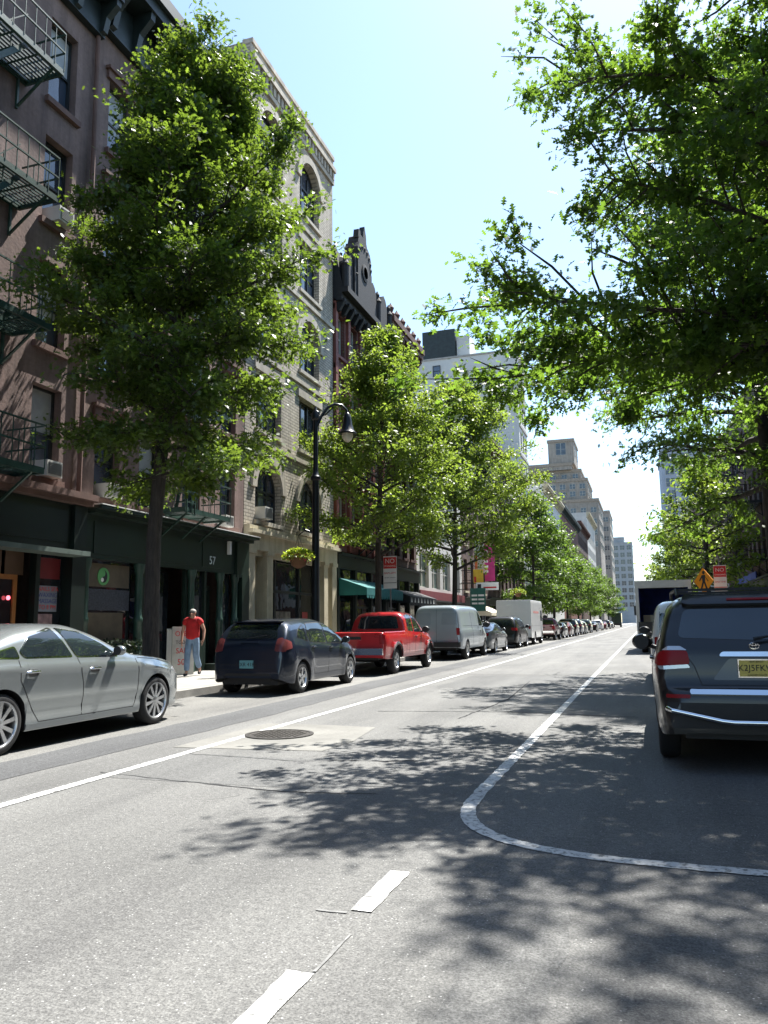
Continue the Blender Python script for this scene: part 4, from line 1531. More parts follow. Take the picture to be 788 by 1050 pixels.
g = MB(); g.lathe([(.045, 0), (.045, .02)], (-.1, 5.7, 2.02), 'x', 16); g.build('neon_disc', M_neon, A)
front_box(A, 'poster', pm('dark red poster', (.14, .012, .015), .6), [(.002, 6.36, 2.45, .006, 7.04, 2.9)])
pb = front_box(A, 'poster', pm('bill poster paper', (.2, .215, .26), .7, var=.12), [(.002, 6.42, 1.75, .006, 6.98, 2.3)])
for i, (s, m) in enumerate((('NAILS SPA', M_red_s), ('WAXING', pm('blue ink', (.03, .05, .22), .6)), ('MASSAGE', None), ('TO 8 PM', M_red_s))):
    me = text_mesh(s, .135, m or bpy.data.materials['blue ink'], .001)
    link('lettering', me, pb, (.008, 6.7, 2.23 - i * .13), ROT_PX)
front_box(A, 'poster', pm('torn lower poster', (.25, .16, .17), .7, var=.4, scale=6), [(.002, 6.42, 1.1, .006, 6.86, 1.7)])

# --- house B : brown tenement, Y 14.6 .. 22.28
YB = 14.6
Bh = house('brown_tenement', 'brown tenement numbered 57 with a dark green cast iron shopfront behind the big street tree', 'building', (FL, YB, 0), 7.68, 17.9, 14, M_brown,
    [.88, 2.6, 4.6, 6.65], [(4.45, 6.4), (7.4, 9.4), (10.4, 12.35), (13.3, 15.2)], .92, z0=4.2, sill=M_brown_trim, lintel=M_brown_trim, fm=M_frame_d, depth=.24)
g = MB(); cornice(g, 0, 7.68, 16.3, 1.75, 1.0, 9, .18); g.build('cornice', M_cornice, Bh)
fire_escape(Bh, 2.75, 5.1, [4.45, 7.4, 10.4, 13.3], 1.0, drop=(2.95, 4.3, 7.6))
front_box(Bh, 'shop_cornice', M_gfascia, [(.004, 0.02, 4.0, .4, 7.68, 4.1), (.004, 0.02, 4.1, .58, 7.72, 4.18)])
front_box(Bh, 'cornice_flashing', M_white_s, [(.004, .02, 4.183, .6, 7.74, 4.205)])
front_box(Bh, 'fascia', M_gfascia, [(-.02, .02, 2.98, .16, 7.66, 4.0), (.16, .3, 3.1, .18, 2.0, 3.85), (.16, 2.5, 3.1, .18, 4.7, 3.85), (.16, 5.0, 3.1, .18, 6.3, 3.85), (.16, 6.9, 2.9, .24, 7.66, 4.0)])
me = text_mesh('57', .34, pm('pale house number', (.55, .62, .62), .5), .004)
link('house_number', me, Bh, (.186, 5.52, 3.3), ROT_PX)
for y in (.14, 2.15, 4.55, 6.1, 7.0):
    cols = MB()
    cols.lathe([(.15, .15), (.15, .5), (.11, .55), (.105, 1.5), (.12, 1.52), (.12, 1.62), (.095, 1.66), (.09, 2.7), (.13, 2.8), (.15, 2.98)], (.1, y, 0), 'z', 14)
    cols.build('column', M_gmetal, Bh, True)
front_box(Bh, 'shopfront_panel', M_gfascia, [(-.04, .3, .15, .08, 1.95, .95), (-.04, 2.3, .15, .06, 2.6, 2.98), (-.04, 4.3, .15, .06, 4.42, 2.98), (-.04, 4.75, .15, .1, 5.3, 1.0), (.1, 4.85, .3, .12, 5.2, .85), (-.04, 5.28, .15, .08, 5.4, 2.98), (-.04, 6.25, .15, .1, 6.85, 1.0), (-.04, 7.2, .15, .26, 7.66, 2.98), (-.04, 5.4, .15, .5, 6.05, .33), (-.6, 2.6, .15, -.55, 4.3, 2.98)])
front_box(Bh, 'shop_window', M_pane, [(-.04, .3, .95, -.02, 1.95, 2.98), (-.03, 4.75, 1.0, -.01, 5.3, 2.98), (-.03, 6.25, 1.0, -.01, 6.85, 2.98), (-.5, 2.6, .15, -.48, 4.3, 2.9)])
dd = front_box(Bh, 'door', M_gfascia, [(-.3, 5.42, .33, -.22, 5.54, 2.6), (-.3, 5.95, .33, -.22, 6.07, 2.6), (-.3, 5.54, 2.45, -.22, 5.95, 2.6), (-.3, 5.54, .33, -.22, 5.95, .8)])
front_box(Bh, 'pane', M_pane, [(-.28, 5.54, .8, -.25, 5.95, 2.45)], dd)
wb = front_box(Bh, 'window_display', pm('tan display backing', (.085, .066, .043), .7, var=.3), [(-.016, .36, 2.35, -.012, 1.9, 2.9), (-.016, .36, 1.0, -.012, 1.7, 1.75)])
front_box(Bh, 'display_band', pm('dark blue lettered band', (.035, .04, .055), .6, var=.6, scale=30), [(-.014, .34, 1.8, -.009, 1.92, 2.3)], wb)
lg = MB(); lg.lathe([(.21, -.008), (.21, .004)], (0, .66 + .25, 2.6), 'x', 28)
lo = lg.build('round_emblem', pm('green emblem', (.1, .32, .11), .5), Bh, True)
lg = MB()
pts = [(.91 + .13 * math.sin(t) * (1 if t < PI else .4), 2.6 + .15 * math.cos(t)) for t in np.linspace(0, PI, 12)] + [(.91 - .06 * math.sin(t), 2.525 + .075 * -math.cos(t)) for t in np.linspace(0, PI, 8)][1:-1] + [(.91 + .06 * math.sin(t), 2.6 + .075 * (1 - math.cos(t)) ) for t in np.linspace(0, PI, 8)][1:-1]
lg.prism(pts, 'x', .005, .009)
lg.build('emblem_drop', M_ink, lo)
lg = MB(); lg.lathe([(.05, .0095), (.05, .012)], (0, .86, 2.52), 'x', 14); lg.build('emblem_dot', M_white_s, lo)
front_box(Bh, 'wall_lamp', M_white_s, [(.22, 6.3, 3.55, .32, 6.4, 3.95)])

for lab, y, z in (('pale air conditioner in the lowest brown window left of the street tree', YA + 6.4, 4.62), ('air conditioner in the window nearest the tree trunk, above the green cornice', YB + .88, 4.47), ('small air conditioner under the fire escape balcony beside the cream building', YB + 6.3, 4.4), ('air conditioner two floors above the first shop, in the window with the leafy branch', YA + 6.4, 10.42)):
    ac_unit(lab, (FL, y, z), .46, .34, .3)

# --- cream brick building, Y 22.3 .. 30.03
YC = 22.32
Cw = 7.7
C = thing('cream_building', 'cream brick building with tall arched windows and limestone ground floor', 'building', (FL, YC, 0))
cy = (1.72, 5.22)
crow = [(4.9, 6.98, 1), (8.05, 10.1, 0), (11.2, 13.42, 1), (14.5, 16.6, 0), (17.75, 20.2, 1)]
g = MB(); wall(g, [(y, 1.95, a, b, ar) for a, b, ar in crow for y in cy], 0, Cw, 4.55, 22.0, .3); shell(g, Cw, 22.0, 16)
g.build('wall', M_beige, C, recalc=False)
for a, b, ar in crow:
    for y in cy: window(C, y, a, 1.95, b - a, 'triple', M_frame_d, ar, .28, 0., M_stone_g, None)
for a, b, ar in crow:
    for y in cy:
        g = MB()
        if ar:
            n = 14
            for i in range(n):
                p = []
                for t, r in ((i, .99), (i + 1, .99), (i + 1, 1.3), (i, 1.3)):
                    q = PI * t / n
                    p.append((y - r * math.cos(q), b - .975 + r * math.sin(q)))
                g.prism(p, 'x', .003, .09)
        else:
            g.box(.003, y - 1.15, b + .01, .07, y + 1.15, b + .3)
        g.build('arch_trim' if ar else 'lintel', M_stone_g, C)
for z in (7.5, 10.6, 14.0, 17.1): front_box(C, 'string_course', M_stone_g, [(.003, 0, z, .09, Cw, z + .16)])
g = MB()
g.box(.003, 0, 20.75, .1, Cw, 20.95)
for k in range(24):
    y = .14 + (Cw - .28) * k / 23
    g.box(.003, y - .09, 20.95, .13, y + .09, 21.3)
g.box(.003, 0, 21.3, .2, Cw, 21.5)
g.box(.003, 0, 21.5, .06, Cw, 21.9)
g.box(-.3, -.01, 21.9, .12, Cw, 22.08)
g.build('cornice', M_stone_g, C)
front_box(C, 'entablature', M_stone, [(.003, 0, 3.88, .16, Cw, 4.4), (.003, 0, 4.4, .34, Cw, 4.52), (.003, 0, 4.52, .22, Cw, 4.66), (-.2, 0, 3.7, .003, Cw, 4.56)])
for a, b in ((0.02, .55), (1.42, 1.85), (6.35, 6.75), (7.2, 7.68)):
    front_box(C, 'pillar', M_stone, [(-.3, a, .1, .14, b, 3.75), (-.3, a - .02, .1, .18, b + .02, .5), (-.3, a - .03, 3.75, .19, b + .03, 3.9)])
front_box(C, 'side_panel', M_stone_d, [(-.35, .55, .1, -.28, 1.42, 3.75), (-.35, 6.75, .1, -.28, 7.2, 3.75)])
front_box(C, 'intercom', M_black, [(-.28, .95, 1.3, -.25, 1.15, 1.75)])
sf = front_box(C, 'shop_window', M_pane, [(-.4, 1.85, .1, -.37, 6.35, 3.75)])
front_box(C, 'window_frame', M_frame_d, [(-.37, 1.85, 2.55, -.3, 6.35, 2.65), (-.37, 2.85, .1, -.3, 2.95, 3.75), (-.37, 4.9, .1, -.3, 5.0, 3.75), (-.37, 1.85, .1, -.29, 2.85, .6), (-.37, 5.0, .1, -.29, 6.35, .6)], sf)
front_box(C, 'display_shelf', pm('dim shop goods', (.11, .10, .085), .7, var=.8, scale=5), [(-.368, 3.1, 1.0, -.36, 4.3, 1.9)], sf)
front_box(C, 'poster', pm('dim red poster', (.22, .03, .03), .6), [(-.366, 5.35, 1.3, -.355, 5.85, 1.9)], sf)
front_box(C, 'poster', pm('pale poster', (.3, .33, .35), .6, var=.3, scale=5), [(-.366, 2.1, 1.0, -.355, 2.6, 2.1)], sf)
ac_unit('air conditioner in the arched window of the cream building', (FL - .1, YC + 1.15, 4.95))

# --- red brick building with slate mansard, Y 30.05 .. 36.6
YD, WD = 30.06, 6.5
D = thing('red_brick_building', 'red brick building with black slate mansard roof and pediment', 'building', (FL, YD, 0))
dc = (.87, 2.46, 4.05, 5.64)
drow = [(4.9, 6.9), (7.7, 9.6), (10.4, 12.3), (13.1, 15.0)]
g = MB(); wall(g, [(y, .95, a, b, 0) for a, b in drow for y in dc], 0, WD, 4.5, 16.0, .26); shell(g, WD, 16.0, 14)
g.build('wall', M_redbrick, D, recalc=False)
for a, b in drow:
    for y in dc: window(D, y, a, .95, b - a, 'sash', M_frame_w, 0, .24, 0., M_redtrim, None)
for a, b in drow: front_box(D, 'string_course', M_redtrim, [(.003, 0, b + .06, .09, WD, b + .3)])
for y in (.14, 1.66, 3.25, 4.85, 6.36): front_box(D, 'pier', M_redtrim, [(-.02, y - .14, 4.5, .13, y + .14, 15.5)])
g = MB()
g.box(.004, 0, 15.4, .4, WD, 15.75)
for k in range(11):
    y = .2 + (WD - .4) * k / 10
    g.prism([(.1, 14.95), (.25, 15.0), (.5, 15.4), (.5, 15.5), (.1, 15.5)], 'y', y - .1, y + .1)
g.box(.004, 0, 15.75, .7, WD + .02, 16.0)
g.prism([(.45, 16.0), (.25, 17.0), (.05, 17.9), (-.9, 17.9), (-.9, 16.0)], 'y', .02, WD - .02)
for y in (.75, 3.75, 5.4):
    g.prism([(y - .5, 16.0), (y + .5, 16.0), (y + .5, 17.3), (y + .3, 17.6), (y, 17.75), (y - .3, 17.6), (y - .5, 17.3)], 'x', -.3, .55)
for k in range(8):
    y = .4 + (WD - .8) * k / 7
    g.lathe([(.1, 17.85), (.13, 18.0), (.05, 18.08), (.08, 18.16), (.01, 18.25)], (-.1, y, 0), 'z', 8)
for y in (.2, 1.3, 4.55, 6.3):
    g.lathe([(.17, 16.0), (.17, 17.0), (.22, 17.1), (.1, 17.3), (.12, 17.45), (.02, 17.65)], (.5, y, 0), 'z', 9)
g.build('mansard', M_slate, D)
g = MB()
pc = 2.2
for x0, x1, sc_, zt in ((.10, .64, 1.15, 18.3), (.05, .70, .9, 18.9), (.11, .62, .65, 19.3)):
    g.prism([(pc - sc_, 16.0), (pc + sc_, 16.0), (pc + sc_, zt - .45), (pc + .8 * sc_, zt - .15), (pc + .45 * sc_, zt), (pc - .45 * sc_, zt), (pc - .8 * sc_, zt - .15), (pc - sc_, zt - .45)], 'x', x0, x1)
for k in range(9):
    q = PI * k / 8
    g.blob((.6, pc + .85 * math.cos(q), 18.0 + .7 * math.sin(q)), .16, 8, 6)
g.lathe([(.4, .62), (.42, .74), (.28, .76), (.28, .7)], (0, pc, 17.5), 'x', 18)
g.prism([(pc + .05, 19.1), (pc + .55, 19.1), (pc + .5, 19.6), (pc + .3, 20.0), (pc + .12, 19.6)], 'x', .35, .6)
g.prism([(pc - .6, 19.05), (pc - .2, 19.05), (pc - .28, 19.5), (pc - .5, 19.5)], 'x', .35, .6)
g.build('pediment', M_slate, D)
fire_escape(D, 1.7, 4.2, [4.9, 7.65, 10.35, 13.05], .95, mat=M_rail)
shopfront(D, WD, 4.3, M_gdark, bays=3, door=1)
awning(D, .15, 5.2, 3.35, 2.9, 1.3, M_teal, .3, .08, scal=True)

# --- red-brown building with terracotta cornice, Y 36.6 .. 42.4
YE, WE = 36.6, 5.8
E_ = house('brown_brick_building', 'brown brick building with crested terracotta cornice', 'building', (FL, YE, 0), WE, 16.9, 14, M_brownbrick, [.85, 2.2, 3.6, 4.95], [(4.9, 6.8), (7.6, 9.5), (10.3, 12.2), (13.0, 14.8)], .9, z0=4.4, sill=M_terra, lintel=M_terra)
g = MB(); cornice(g, 0, WE, 15.7, 1.5, .75, 9, .2)
for k in range(6):
    y = .3 + (WE - .6) * k / 5
    g.lathe([(.2, 17.15), (.24, 17.35), (.12, 17.5), (.19, 17.7), (.05, 17.9), (.01, 17.98)], (.45, y, 0), 'z', 9)
g.build('cornice', M_terra, E_)
shopfront(E_, WE, 4.2, M_gdark, bays=3, door=0)
aw = awning(E_, .3, 5.4, 3.15, 2.75, 1.15, M_bwc, .32, .08, scal=True)
g = MB()
for k in range(8): g.prism([(.6 + k * .6 - .12, 2.46), (.6 + k * .6 + .12, 2.46), (.6 + k * .6, 2.7)], 'x', 1.232, 1.238)
g.build('zigzag_pattern', M_white_s, aw)

# --- lower shops up to the tower
Fh = house('pale_loft_building', 'low pale building with wide greenish upstairs windows and a red band', 'building', (FL, 42.44, 0), 11.45, 12.4, 14, M_pale, [1.6, 4.3, 7.0, 9.8], [(3.5, 5.6), (6.6, 8.6), (9.6, 11.4)], 2.0, z0=2.9, style='double', fm=M_frame_w, pane=glass_mat('greenish pane', (.14, .2, .17), .08, .02, .5))
front_box(Fh, 'sign_band', pm('muted red band', (.16, .03, .035), .6), [(.004, 0, 2.75, .2, 11.4, 3.3)])
shopfront(Fh, 11.4, 2.7, M_frame_d, bays=3, door=1)
g = MB(); cornice(g, 0, 11.4, 11.5, .9, .6, 10); g.build('cornice', M_terra, Fh)
Gh = house('brick_shop_building', 'brick building with cream awning and pink banners', 'building', (FL, 53.96, 0), 9.0, 14.0, 14, M_brownbrick, [1.2, 3.4, 5.6, 7.8], [(3.7, 6.0), (7.1, 9.2), (10.3, 12.3)], 1.1, z0=3.2, sill=M_stone, fm=M_frame_d)
shopfront(Gh, 9.0, 3.2, M_frame_d, bays=3, door=2)
awning(Gh, 2.2, 7.8, 2.75, 2.15, 1.5, M_cream_c, .22, .1)
g = MB(); cornice(g, 0, 9, 12.9, 1.1, .7, 9); g.build('cornice', M_cornice, Gh)
Hh = house('dark_brick_building', 'dark brown brick building just before the grey tower', 'building', (FL, 63.0, 0), 21.3, 16.3, 14, M_brownbrick, [1.3 + 2.05 * k for k in range(10)], [(4.2, 6.3), (7.3, 9.3), (10.3, 12.3), (13.3, 15.2)], 1.05, z0=3.4, sill=M_terra, lintel=M_terra)
shopfront(Hh, 21.3, 3.4, M_gdark, bays=6, door=2)
g = MB(); cornice(g, 0, 21.3, 15.4, 1.3, .8, 16); g.build('cornice', M_terra, Hh)

# --- grey tower with a blank side wall
T = thing('grey_tower', 'tall pale grey building with blank plastered side wall', 'building', (FL, 84.4, 0))
tc = (1.3, 3.0, 4.7)
trow = [(3.6 + 3.35 * k, 5.7 + 3.35 * k) for k in range(8)]
g = MB(); wall(g, [(y, 1.15, a, b, 0) for a, b in trow for y in tc], 0, 6.0, 0, 31.6, .25); shell(g, 6.0, 31.6, 22)
g.build('wall', M_grey_stucco, T, recalc=False)
for a, b in trow:
    for y in tc: window(T, y, a, 1.15, b - a, 'sash', M_frame_d, 0, .22, 0.)
M_gband = pm('grey stone band', (.3, .29, .27), .8)
for k in range(8): front_box(T, 'string_course', M_gband, [(.003, 0, 6.2 + 3.35 * k, .12, 6.0, 6.5 + 3.35 * k)])
g = MB()
g.box(.003, -.02, 31.3, .3, 6.02, 31.75)
g.box(-22, -.1, 31.6, .003, .15, 31.8)
g.build('coping', M_gband, T)
window(T, 0, 0, .9, 1.3, 'sash', M_frame_d, 0, -.03, 0., rz=R(-90), pos=(-9.2, -.015, 29.6), name='window')
g = MB()
g.box(-10.9, .2, 31.6, -7.0, 4.5, 35.2)
g.build('roof_tank_house', M_cornice, T)
g = MB(); g.box(-6.9, .6, 31.6, -5.4, 4.0, 34.4); g.build('lift_house', M_grey_stucco, T)

# --- beyond the tower
row = [
    ('grey_building', 'mid grey five storey building next after the tall grey tower', 90.45, 13.0, 16.5, M_greybrick, [1.3 + 1.75 * k for k in range(7)], 1.0),
    ('white_building', 'white plastered building with a bright end wall above the far trees', 103.5, 22.0, 19.6, M_grey_stucco, [1.4 + 1.9 * k for k in range(11)], 1.1),
    ('red_brick_building', 'red brick building in the distance with dark cornice above far trees', 125.6, 34.0, 20.0, M_redbrick, [1.4 + 1.95 * k for k in range(17)], 1.05),
    ('brown_brick_building', 'dark brown building in the distance between red brick and pale corner building', 159.7, 28.0, 21.5, M_brownbrick, [1.4 + 1.95 * k for k in range(14)], 1.05),
    ('pale_building', 'pale building with white top floor far down the street below the tan tower', 187.8, 30.0, 27.0, M_pale, [1.5 + 2.2 * k for k in range(13)], 1.3),
]
for nm, lb, y, wd, H, mt, cs, ww in row:
    rr = [(4.2 + 3.2 * k, 6.2 + 3.2 * k) for k in range(int((H - 5) / 3.2))]
    h = house(nm, lb, 'building', (FL, y, 0), wd, H, 14, mt, cs, rr, ww, z0=0, pane=M_pane_far, depth=.15)
    g = MB(); cornice(g, 0, wd, H - 1.1, 1.15, .8, int(wd / 1.2)); g.build('cornice', M_terra if 'brown' in nm else M_cornice if 'red' in nm else M_stone, h)


def block(nm, lb, loc, boxes, mat, rz=0., win=None, cap=None, pane=None):
    """a stepped block: boxes (x0,x1,y0,y1,z0,z1), windows on -Y and +X faces"""
    t = thing(nm, lb, 'building', loc, rz)
    g = MB()
    for b in boxes: g.box(b[0], b[2], b[4], b[1], b[3], b[5])
    g.build('wall', mat, t)
    g = MB()
    for b in boxes:
        e = .25
        g.box(b[0] - e, b[2] - e, b[5] - .7, b[1] + e, b[3] + e, b[5] + .25)
    g.build('parapet', cap or mat, t)
    for b, wn, hn, ww, wh, z_from in win or []:
        f, p = MB(), MB()
        x0, x1, y0, y1, z0, z1 = boxes[b]
        key = None
        for face in 'yx':
            a0, a1 = (x0, x1) if face == 'y' else (y0, y1)
            n = wn if face == 'y' else max(2, int(wn * (a1 - a0) / (x1 - x0)))
            for i in range(n):
                for j in range(hn):
                    c = a0 + (a1 - a0) * (i + .5) / n
                    z = z_from + (z1 - 1.2 - z_from) * (j + .15) / hn
                    if face == 'y': window(t, 0, 0, ww, wh, 'double', M_frame_w, 0, -.04, 0., rz=R(-90), pos=(c, y0 - .01, z), pane=pane or M_pane_far)
                    else: window(t, 0, 0, ww, wh, 'double', M_frame_w, 0, -.04, 0., pos=(x1 + .01, c, z), pane=pane or M_pane_far)
    return t


block('tan_apartment_tower', 'tall tan brick apartment tower with stepped terraces and rooftop block', (-12.4, 250, 0),
    [(-34, 0, 0, 26, 0, 39.5), (-34, -3.2, 2, 26, 39.5, 46.6), (-30, -5.2, 5, 24, 46.6, 50.2), (-22, -8.0, 3.5, 22, 50.2, 52.2), (-15.2, -7.0, 4, 20, 52.2, 60.2)], M_tan_haze,
    win=[(0, 11, 4, 1.7, 1.7, 24), (1, 10, 2, 1.8, 1.7, 40.6), (2, 7, 1, 1.7, 1.5, 47.0), (4, 1, 1, 3.2, 4.0, 54.5)], cap=pm('tan parapet', (.25, .21, .17), .8))
block('brown_apartment_block', 'narrow brownish apartment block right of the tan tower', (-12.4, 334, 0), [(-22, 0, 0, 30, 0, 47.0)], M_tan_haze, win=[(0, 7, 6, 2.0, 2.0, 22)])
block('grey_office_block', 'distant pale grey office block at the far end of the street', (-8.2, 650, 0), [(-30, 0, 0, 40, 0, 64), (-17, -6, 3, 30, 64, 68.5)], M_far_grey, win=[(0, 6, 9, 3.4, 3.6, 12)], cap=M_far_grey)

# ------------------------------------------------------------------ right side of the street (root turned to face -X)
def rhouse(nm, lb, y0, wd, H, mt, cs, rr, ww, **k):
    return house(nm, lb, 'building', (FR, y0 + wd, 0), wd, H, 12, mt, cs, rr, ww, rz=PI, **k)


RA = rhouse('dark_brick_building', 'shaded dark building with iron fire escapes at the right edge of the street', 41, 22, 14.5, M_brownbrick, [1.4 + 1.9 * k for k in range(11)], [(4.4, 6.4), (7.5, 9.5), (10.6, 12.6)], 1.05, z0=3.6, fm=M_frame_w)
shopfront(RA, 22, 3.5, M_frame_d, bays=6, door=2)
fire_escape(RA, 3.5, 9.5, [4.5, 7.5, 10.6], 1.0, mat=M_rail)
fire_escape(RA, 13.0, 19, [4.5, 7.5, 10.6], 1.0, mat=M_rail)
front_box(RA, 'sign_panel', pm('blue sign', (.02, .05, .3), .5), [(.3, 8, 3.55, .36, 17, 3.95)])
RB = rhouse('red_brick_building', 'purplish red brick building half hidden behind the right hand trees', 63.1, 66, 15.5, M_redbrick, [1.5 + 2.1 * k for k in range(31)], [(4.4, 6.4), (7.5, 9.5), (10.6, 12.6)], 1.1, z0=0, pane=M_pane_far)
awning(RB, 60.5, 65.5, 5.0, 3.4, 2.4, M_white_s, .4, .02)
RC = rhouse('stone_building', 'low pale building far along the right side of the street', 129.3, 98, 19, M_pale, [2 + 2.8 * k for k in range(34)], [(4.4, 6.4), (8, 10), (11.5, 13.5)], 1.3, z0=0, pane=M_pane_far)
block('blue_grey_tower', 'tall blue grey tower rising behind the right hand trees', (FR + .3, 232, 0), [(0, 26, 0, 30, 0, 50)], M_bluegrey, win=[(0, 6, 10, 2.4, 2.6, 14)])

# neighbours that stand beside and behind the photographer
RZ = rhouse('brick_building', 'five storey brick building on the right beside the photographer', 12, 28.9, 15, M_redbrick, [1.5 + 2.35 * k for k in range(12)], [(4.4, 6.4), (7.5, 9.5), (10.6, 12.6)], 1.1, z0=0)
RY = rhouse('cream_building', 'cream building on the right behind the photographer', -26, 37.9, 16, M_beige, [1.5 + 2.9 * k for k in range(13)], [(4.4, 6.4), (7.5, 9.5), (10.6, 12.6)], 1.2, z0=0)
LZ = house('brick_building', 'dark brick building on the left behind the photographer', 'building', (FL, -26, 0), 32.9, 17, 14, M_brownbrick, [1.5 + 2.5 * k for k in range(13)], [(4.4, 6.4), (7.5, 9.5), (10.6, 12.6)], 1.1, z0=0)
# ------------------------------------------------------------------ vehicles in place
GP = 'cars parked along the left kerb'
CX = -7.73
sedan, SB = car('parked_car', 'silver sedan with multi spoke wheels parked nearest on the left', SEDAN, (-7.74, 8.4, 0), 0, GP, P_silver)
make_wheels(sedan, SEDAN, n_sp=10)
g = MB(); SB.patch(g, rounded([(-1.0, .235), (1.1, .235), (1.1, .30), (-1.0, .30)], .02), 'x', 1, .012, .1); g.build('sill_trim', P_silver, sedan, True)
hatch, HB = car('parked_car', 'dark navy hatchback parked behind the silver sedan', HATCH, (-7.72, 16.5, 0), 0, GP, P_navy)
make_wheels(hatch, HATCH, n_sp=5)
bumper_bar(hatch, HB, [(-.55, .34), (.55, .34), (.5, .44), (-.5, .44)], M_black, 'lower_bumper', .004)
g = MB(); HB.patch(g, [(-.2, 1.04), (.2, 1.04), (.2, 1.075), (-.2, 1.075)], 'y', -1, .02); g.build('hatch_handle', P_navy, hatch, True)
g = MB()
for a, b in (((-.04, -2.1, 1.14), (.36, -2.04, 1.2)),): g.bar(a, b, .016)
g.build('wiper', M_black, hatch)
g = MB(); g.box(-.55, -1.78, 1.46, .55, -1.62, 1.485); g.build('spoiler', P_navy, hatch)
pick, PB = car('pickup_truck', 'red pickup truck with silver wheels and chrome rear bumper', dict(PICKUP), (-7.72, 23.2, 0), 0, GP, P_red)
make_wheels(pick, PICKUP, n_sp=6)
g = MB(); g.box(-.86, -2.85, .56, .86, -2.72, .74); g.build('bumper', M_chrome, pick)
bumper_bar(pick, PB, [(-.22, .98), (.22, .98), (.2, 1.06), (-.2, 1.06)], M_black, 'tailgate_handle', .004)
M_flare = pm('grey plastic flare', (.05, .05, .052), .6)
for a in PICKUP['axles']:
    for sg in (1, -1):
        g = MB()
        arc = []
        for t in np.linspace(-.05, PI + .05, 22):
            yy, zz = a + .47 * math.cos(t), .375 + .47 * math.sin(t)
            arc.append((yy, max(zz, .42)))
        for p, q in zip(arc[:-1], arc[1:]):
            PB.strip(g, [p, q], .085, 'x', sg, .03)
        g.build('wheel_arch_flare', M_flare, pick, True)
van, VB = car('parked_van', 'silver grey panel van without side windows behind the red pickup', VAN, (-7.74, 32.3, 0), 0, GP, P_van)
make_wheels(van, VAN, 'steel')
g = MB(); g.box(-.95, -2.92, .5, .95, -2.76, .68); g.build('bumper', M_black, van)
g = MB()
M_vanp = paint('van blanked rear panel', (.25, .29, .325), .3, .4)
for x in (-.5, .5):
    g = MB(); VB.patch(g, rounded([(x - .3, 1.35), (x + .3, 1.35), (x + .27, 1.8), (x - .27, 1.8)], .05), 'y', -1, .004)
    g.build('rear_window', M_vanp, van, True)

# step van (white delivery box with a stub nose)
STEP = dict(cat='van', sill=.45, e=.12, tumble=.03, rw=.4, ra=.46, axles=(-1.55, 1.85), wheel_x=.95, rim=.55, lift_r=.3,
    top=[(-3.2, 2.75), (-3.19, 2.8), (2.05, 2.82), (2.2, 2.7), (2.55, 1.75), (2.75, 1.65), (3.2, 1.5), (3.3, 1.2)],
    belt=[(-3.2, 2.6), (2.0, 2.6), (2.2, 2.4), (2.55, 1.6), (3.3, 1.1)], plan=[(-3.2, 1.08), (2.2, 1.08), (2.6, 1.04), (3.2, .95), (3.3, .85)],
    side=pchip([(0, 1.0), (1, 1.0)]), side_glass=[[(1.2, 1.5), (2.15, 1.5), (2.0, 2.2), (1.2, 2.2)]], windshield=(2.52, 2.24, .85, .85), lines=[[(1.1, .5), (1.1, 2.4)], [(-2.9, 1.2), (1.1, 1.2)]], mirror=(2.2, 1.7), mirror_s=1.6, mirror_m=M_black,
    tail=[[(.9, 1.0), (1.02, 1.0), (1.02, 1.2), (.9, 1.2)]], plate=(-.4, .85, M_plate, None))
step, STB = car('delivery_van', 'tall white step van with boxy body behind two dark cars', STEP, (-7.9, 52.4, 0), 0, GP, P_white)
make_wheels(step, STEP, 'steel')
g = MB()
STB.patch(g, [(-2.2, 1.98), (.4, 1.98), (.4, 2.12), (-2.2, 2.12)], 'x', 1, .004)
g.build('red_lettering_strip', pm('faded red lettering', (.5, .22, .2), .6, var=.5, scale=9), step)
for s in (-1, 1):
    g = MB(); STB.patch(g, [(s * .1, .8), (s * .8, .8), (s * .8, 2.5), (s * .1, 2.5)], 'y', -1, .006)
    g.build('rear_door', P_white, step)

sv2, S2B = car('parked_car', 'charcoal suv parked just ahead of the tall white step van', SUV, (-7.72, 45.6, 0), 0, GP, P_dgrey)
make_wheels(sv2, SUV, n_sp=5)


def parked(src, label, loc, old, new, rz=0.):
    c = dup(src, loc, rz, label)
    if new is not old: repaint(c, old, new)
    return c


s2 = parked(sedan, 'grey sedan with bright red tail lights directly in front of the panel van', (-7.72, 38.3, 0), P_silver, P_gsilver)
far = [
    (pick, 'maroon pickup just past the white step van', 64.6, P_red, P_maroon),
    (sedan, 'black sedan between the maroon pickup and the dark red car', 71.2, P_silver, P_black),
    (sedan, 'dark red sedan with sun glinting on its roof, far down the left kerb', 77.4, P_silver, P_maroon),
    (sv2, 'black suv behind the dark red sedan in the distance', 83.6, P_dgrey, P_black),
    (sv2, 'slate blue suv, last of the big dark cars before the gap in the row', 90.2, P_dgrey, P_blue),
    (hatch, 'grey hatchback just past the slate blue suv', 97.0, P_navy, P_gsilver),
    (sv2, 'dark green suv in the far row, before the white suv', 105.0, P_dgrey, P_green),
    (sedan, 'charcoal sedan in the far row near the white suv', 118.0, P_silver, P_dgrey),
    (sv2, 'white suv standing out in the far row of dark cars', 132.0, P_dgrey, P_white),
    (sedan, 'maroon sedan beyond the white suv', 146.0, P_silver, P_maroon),
    (sv2, 'black suv nearest the dark box truck at the far end', 160.0, P_dgrey, P_black),
    (sedan, 'silver sedan tiny in the far distance beside the left kerb', 174.0, P_silver, P_gsilver),
]
for src, lb, y, o_, n_ in far: parked(src, lb, (-7.75, y, 0), o_, n_)

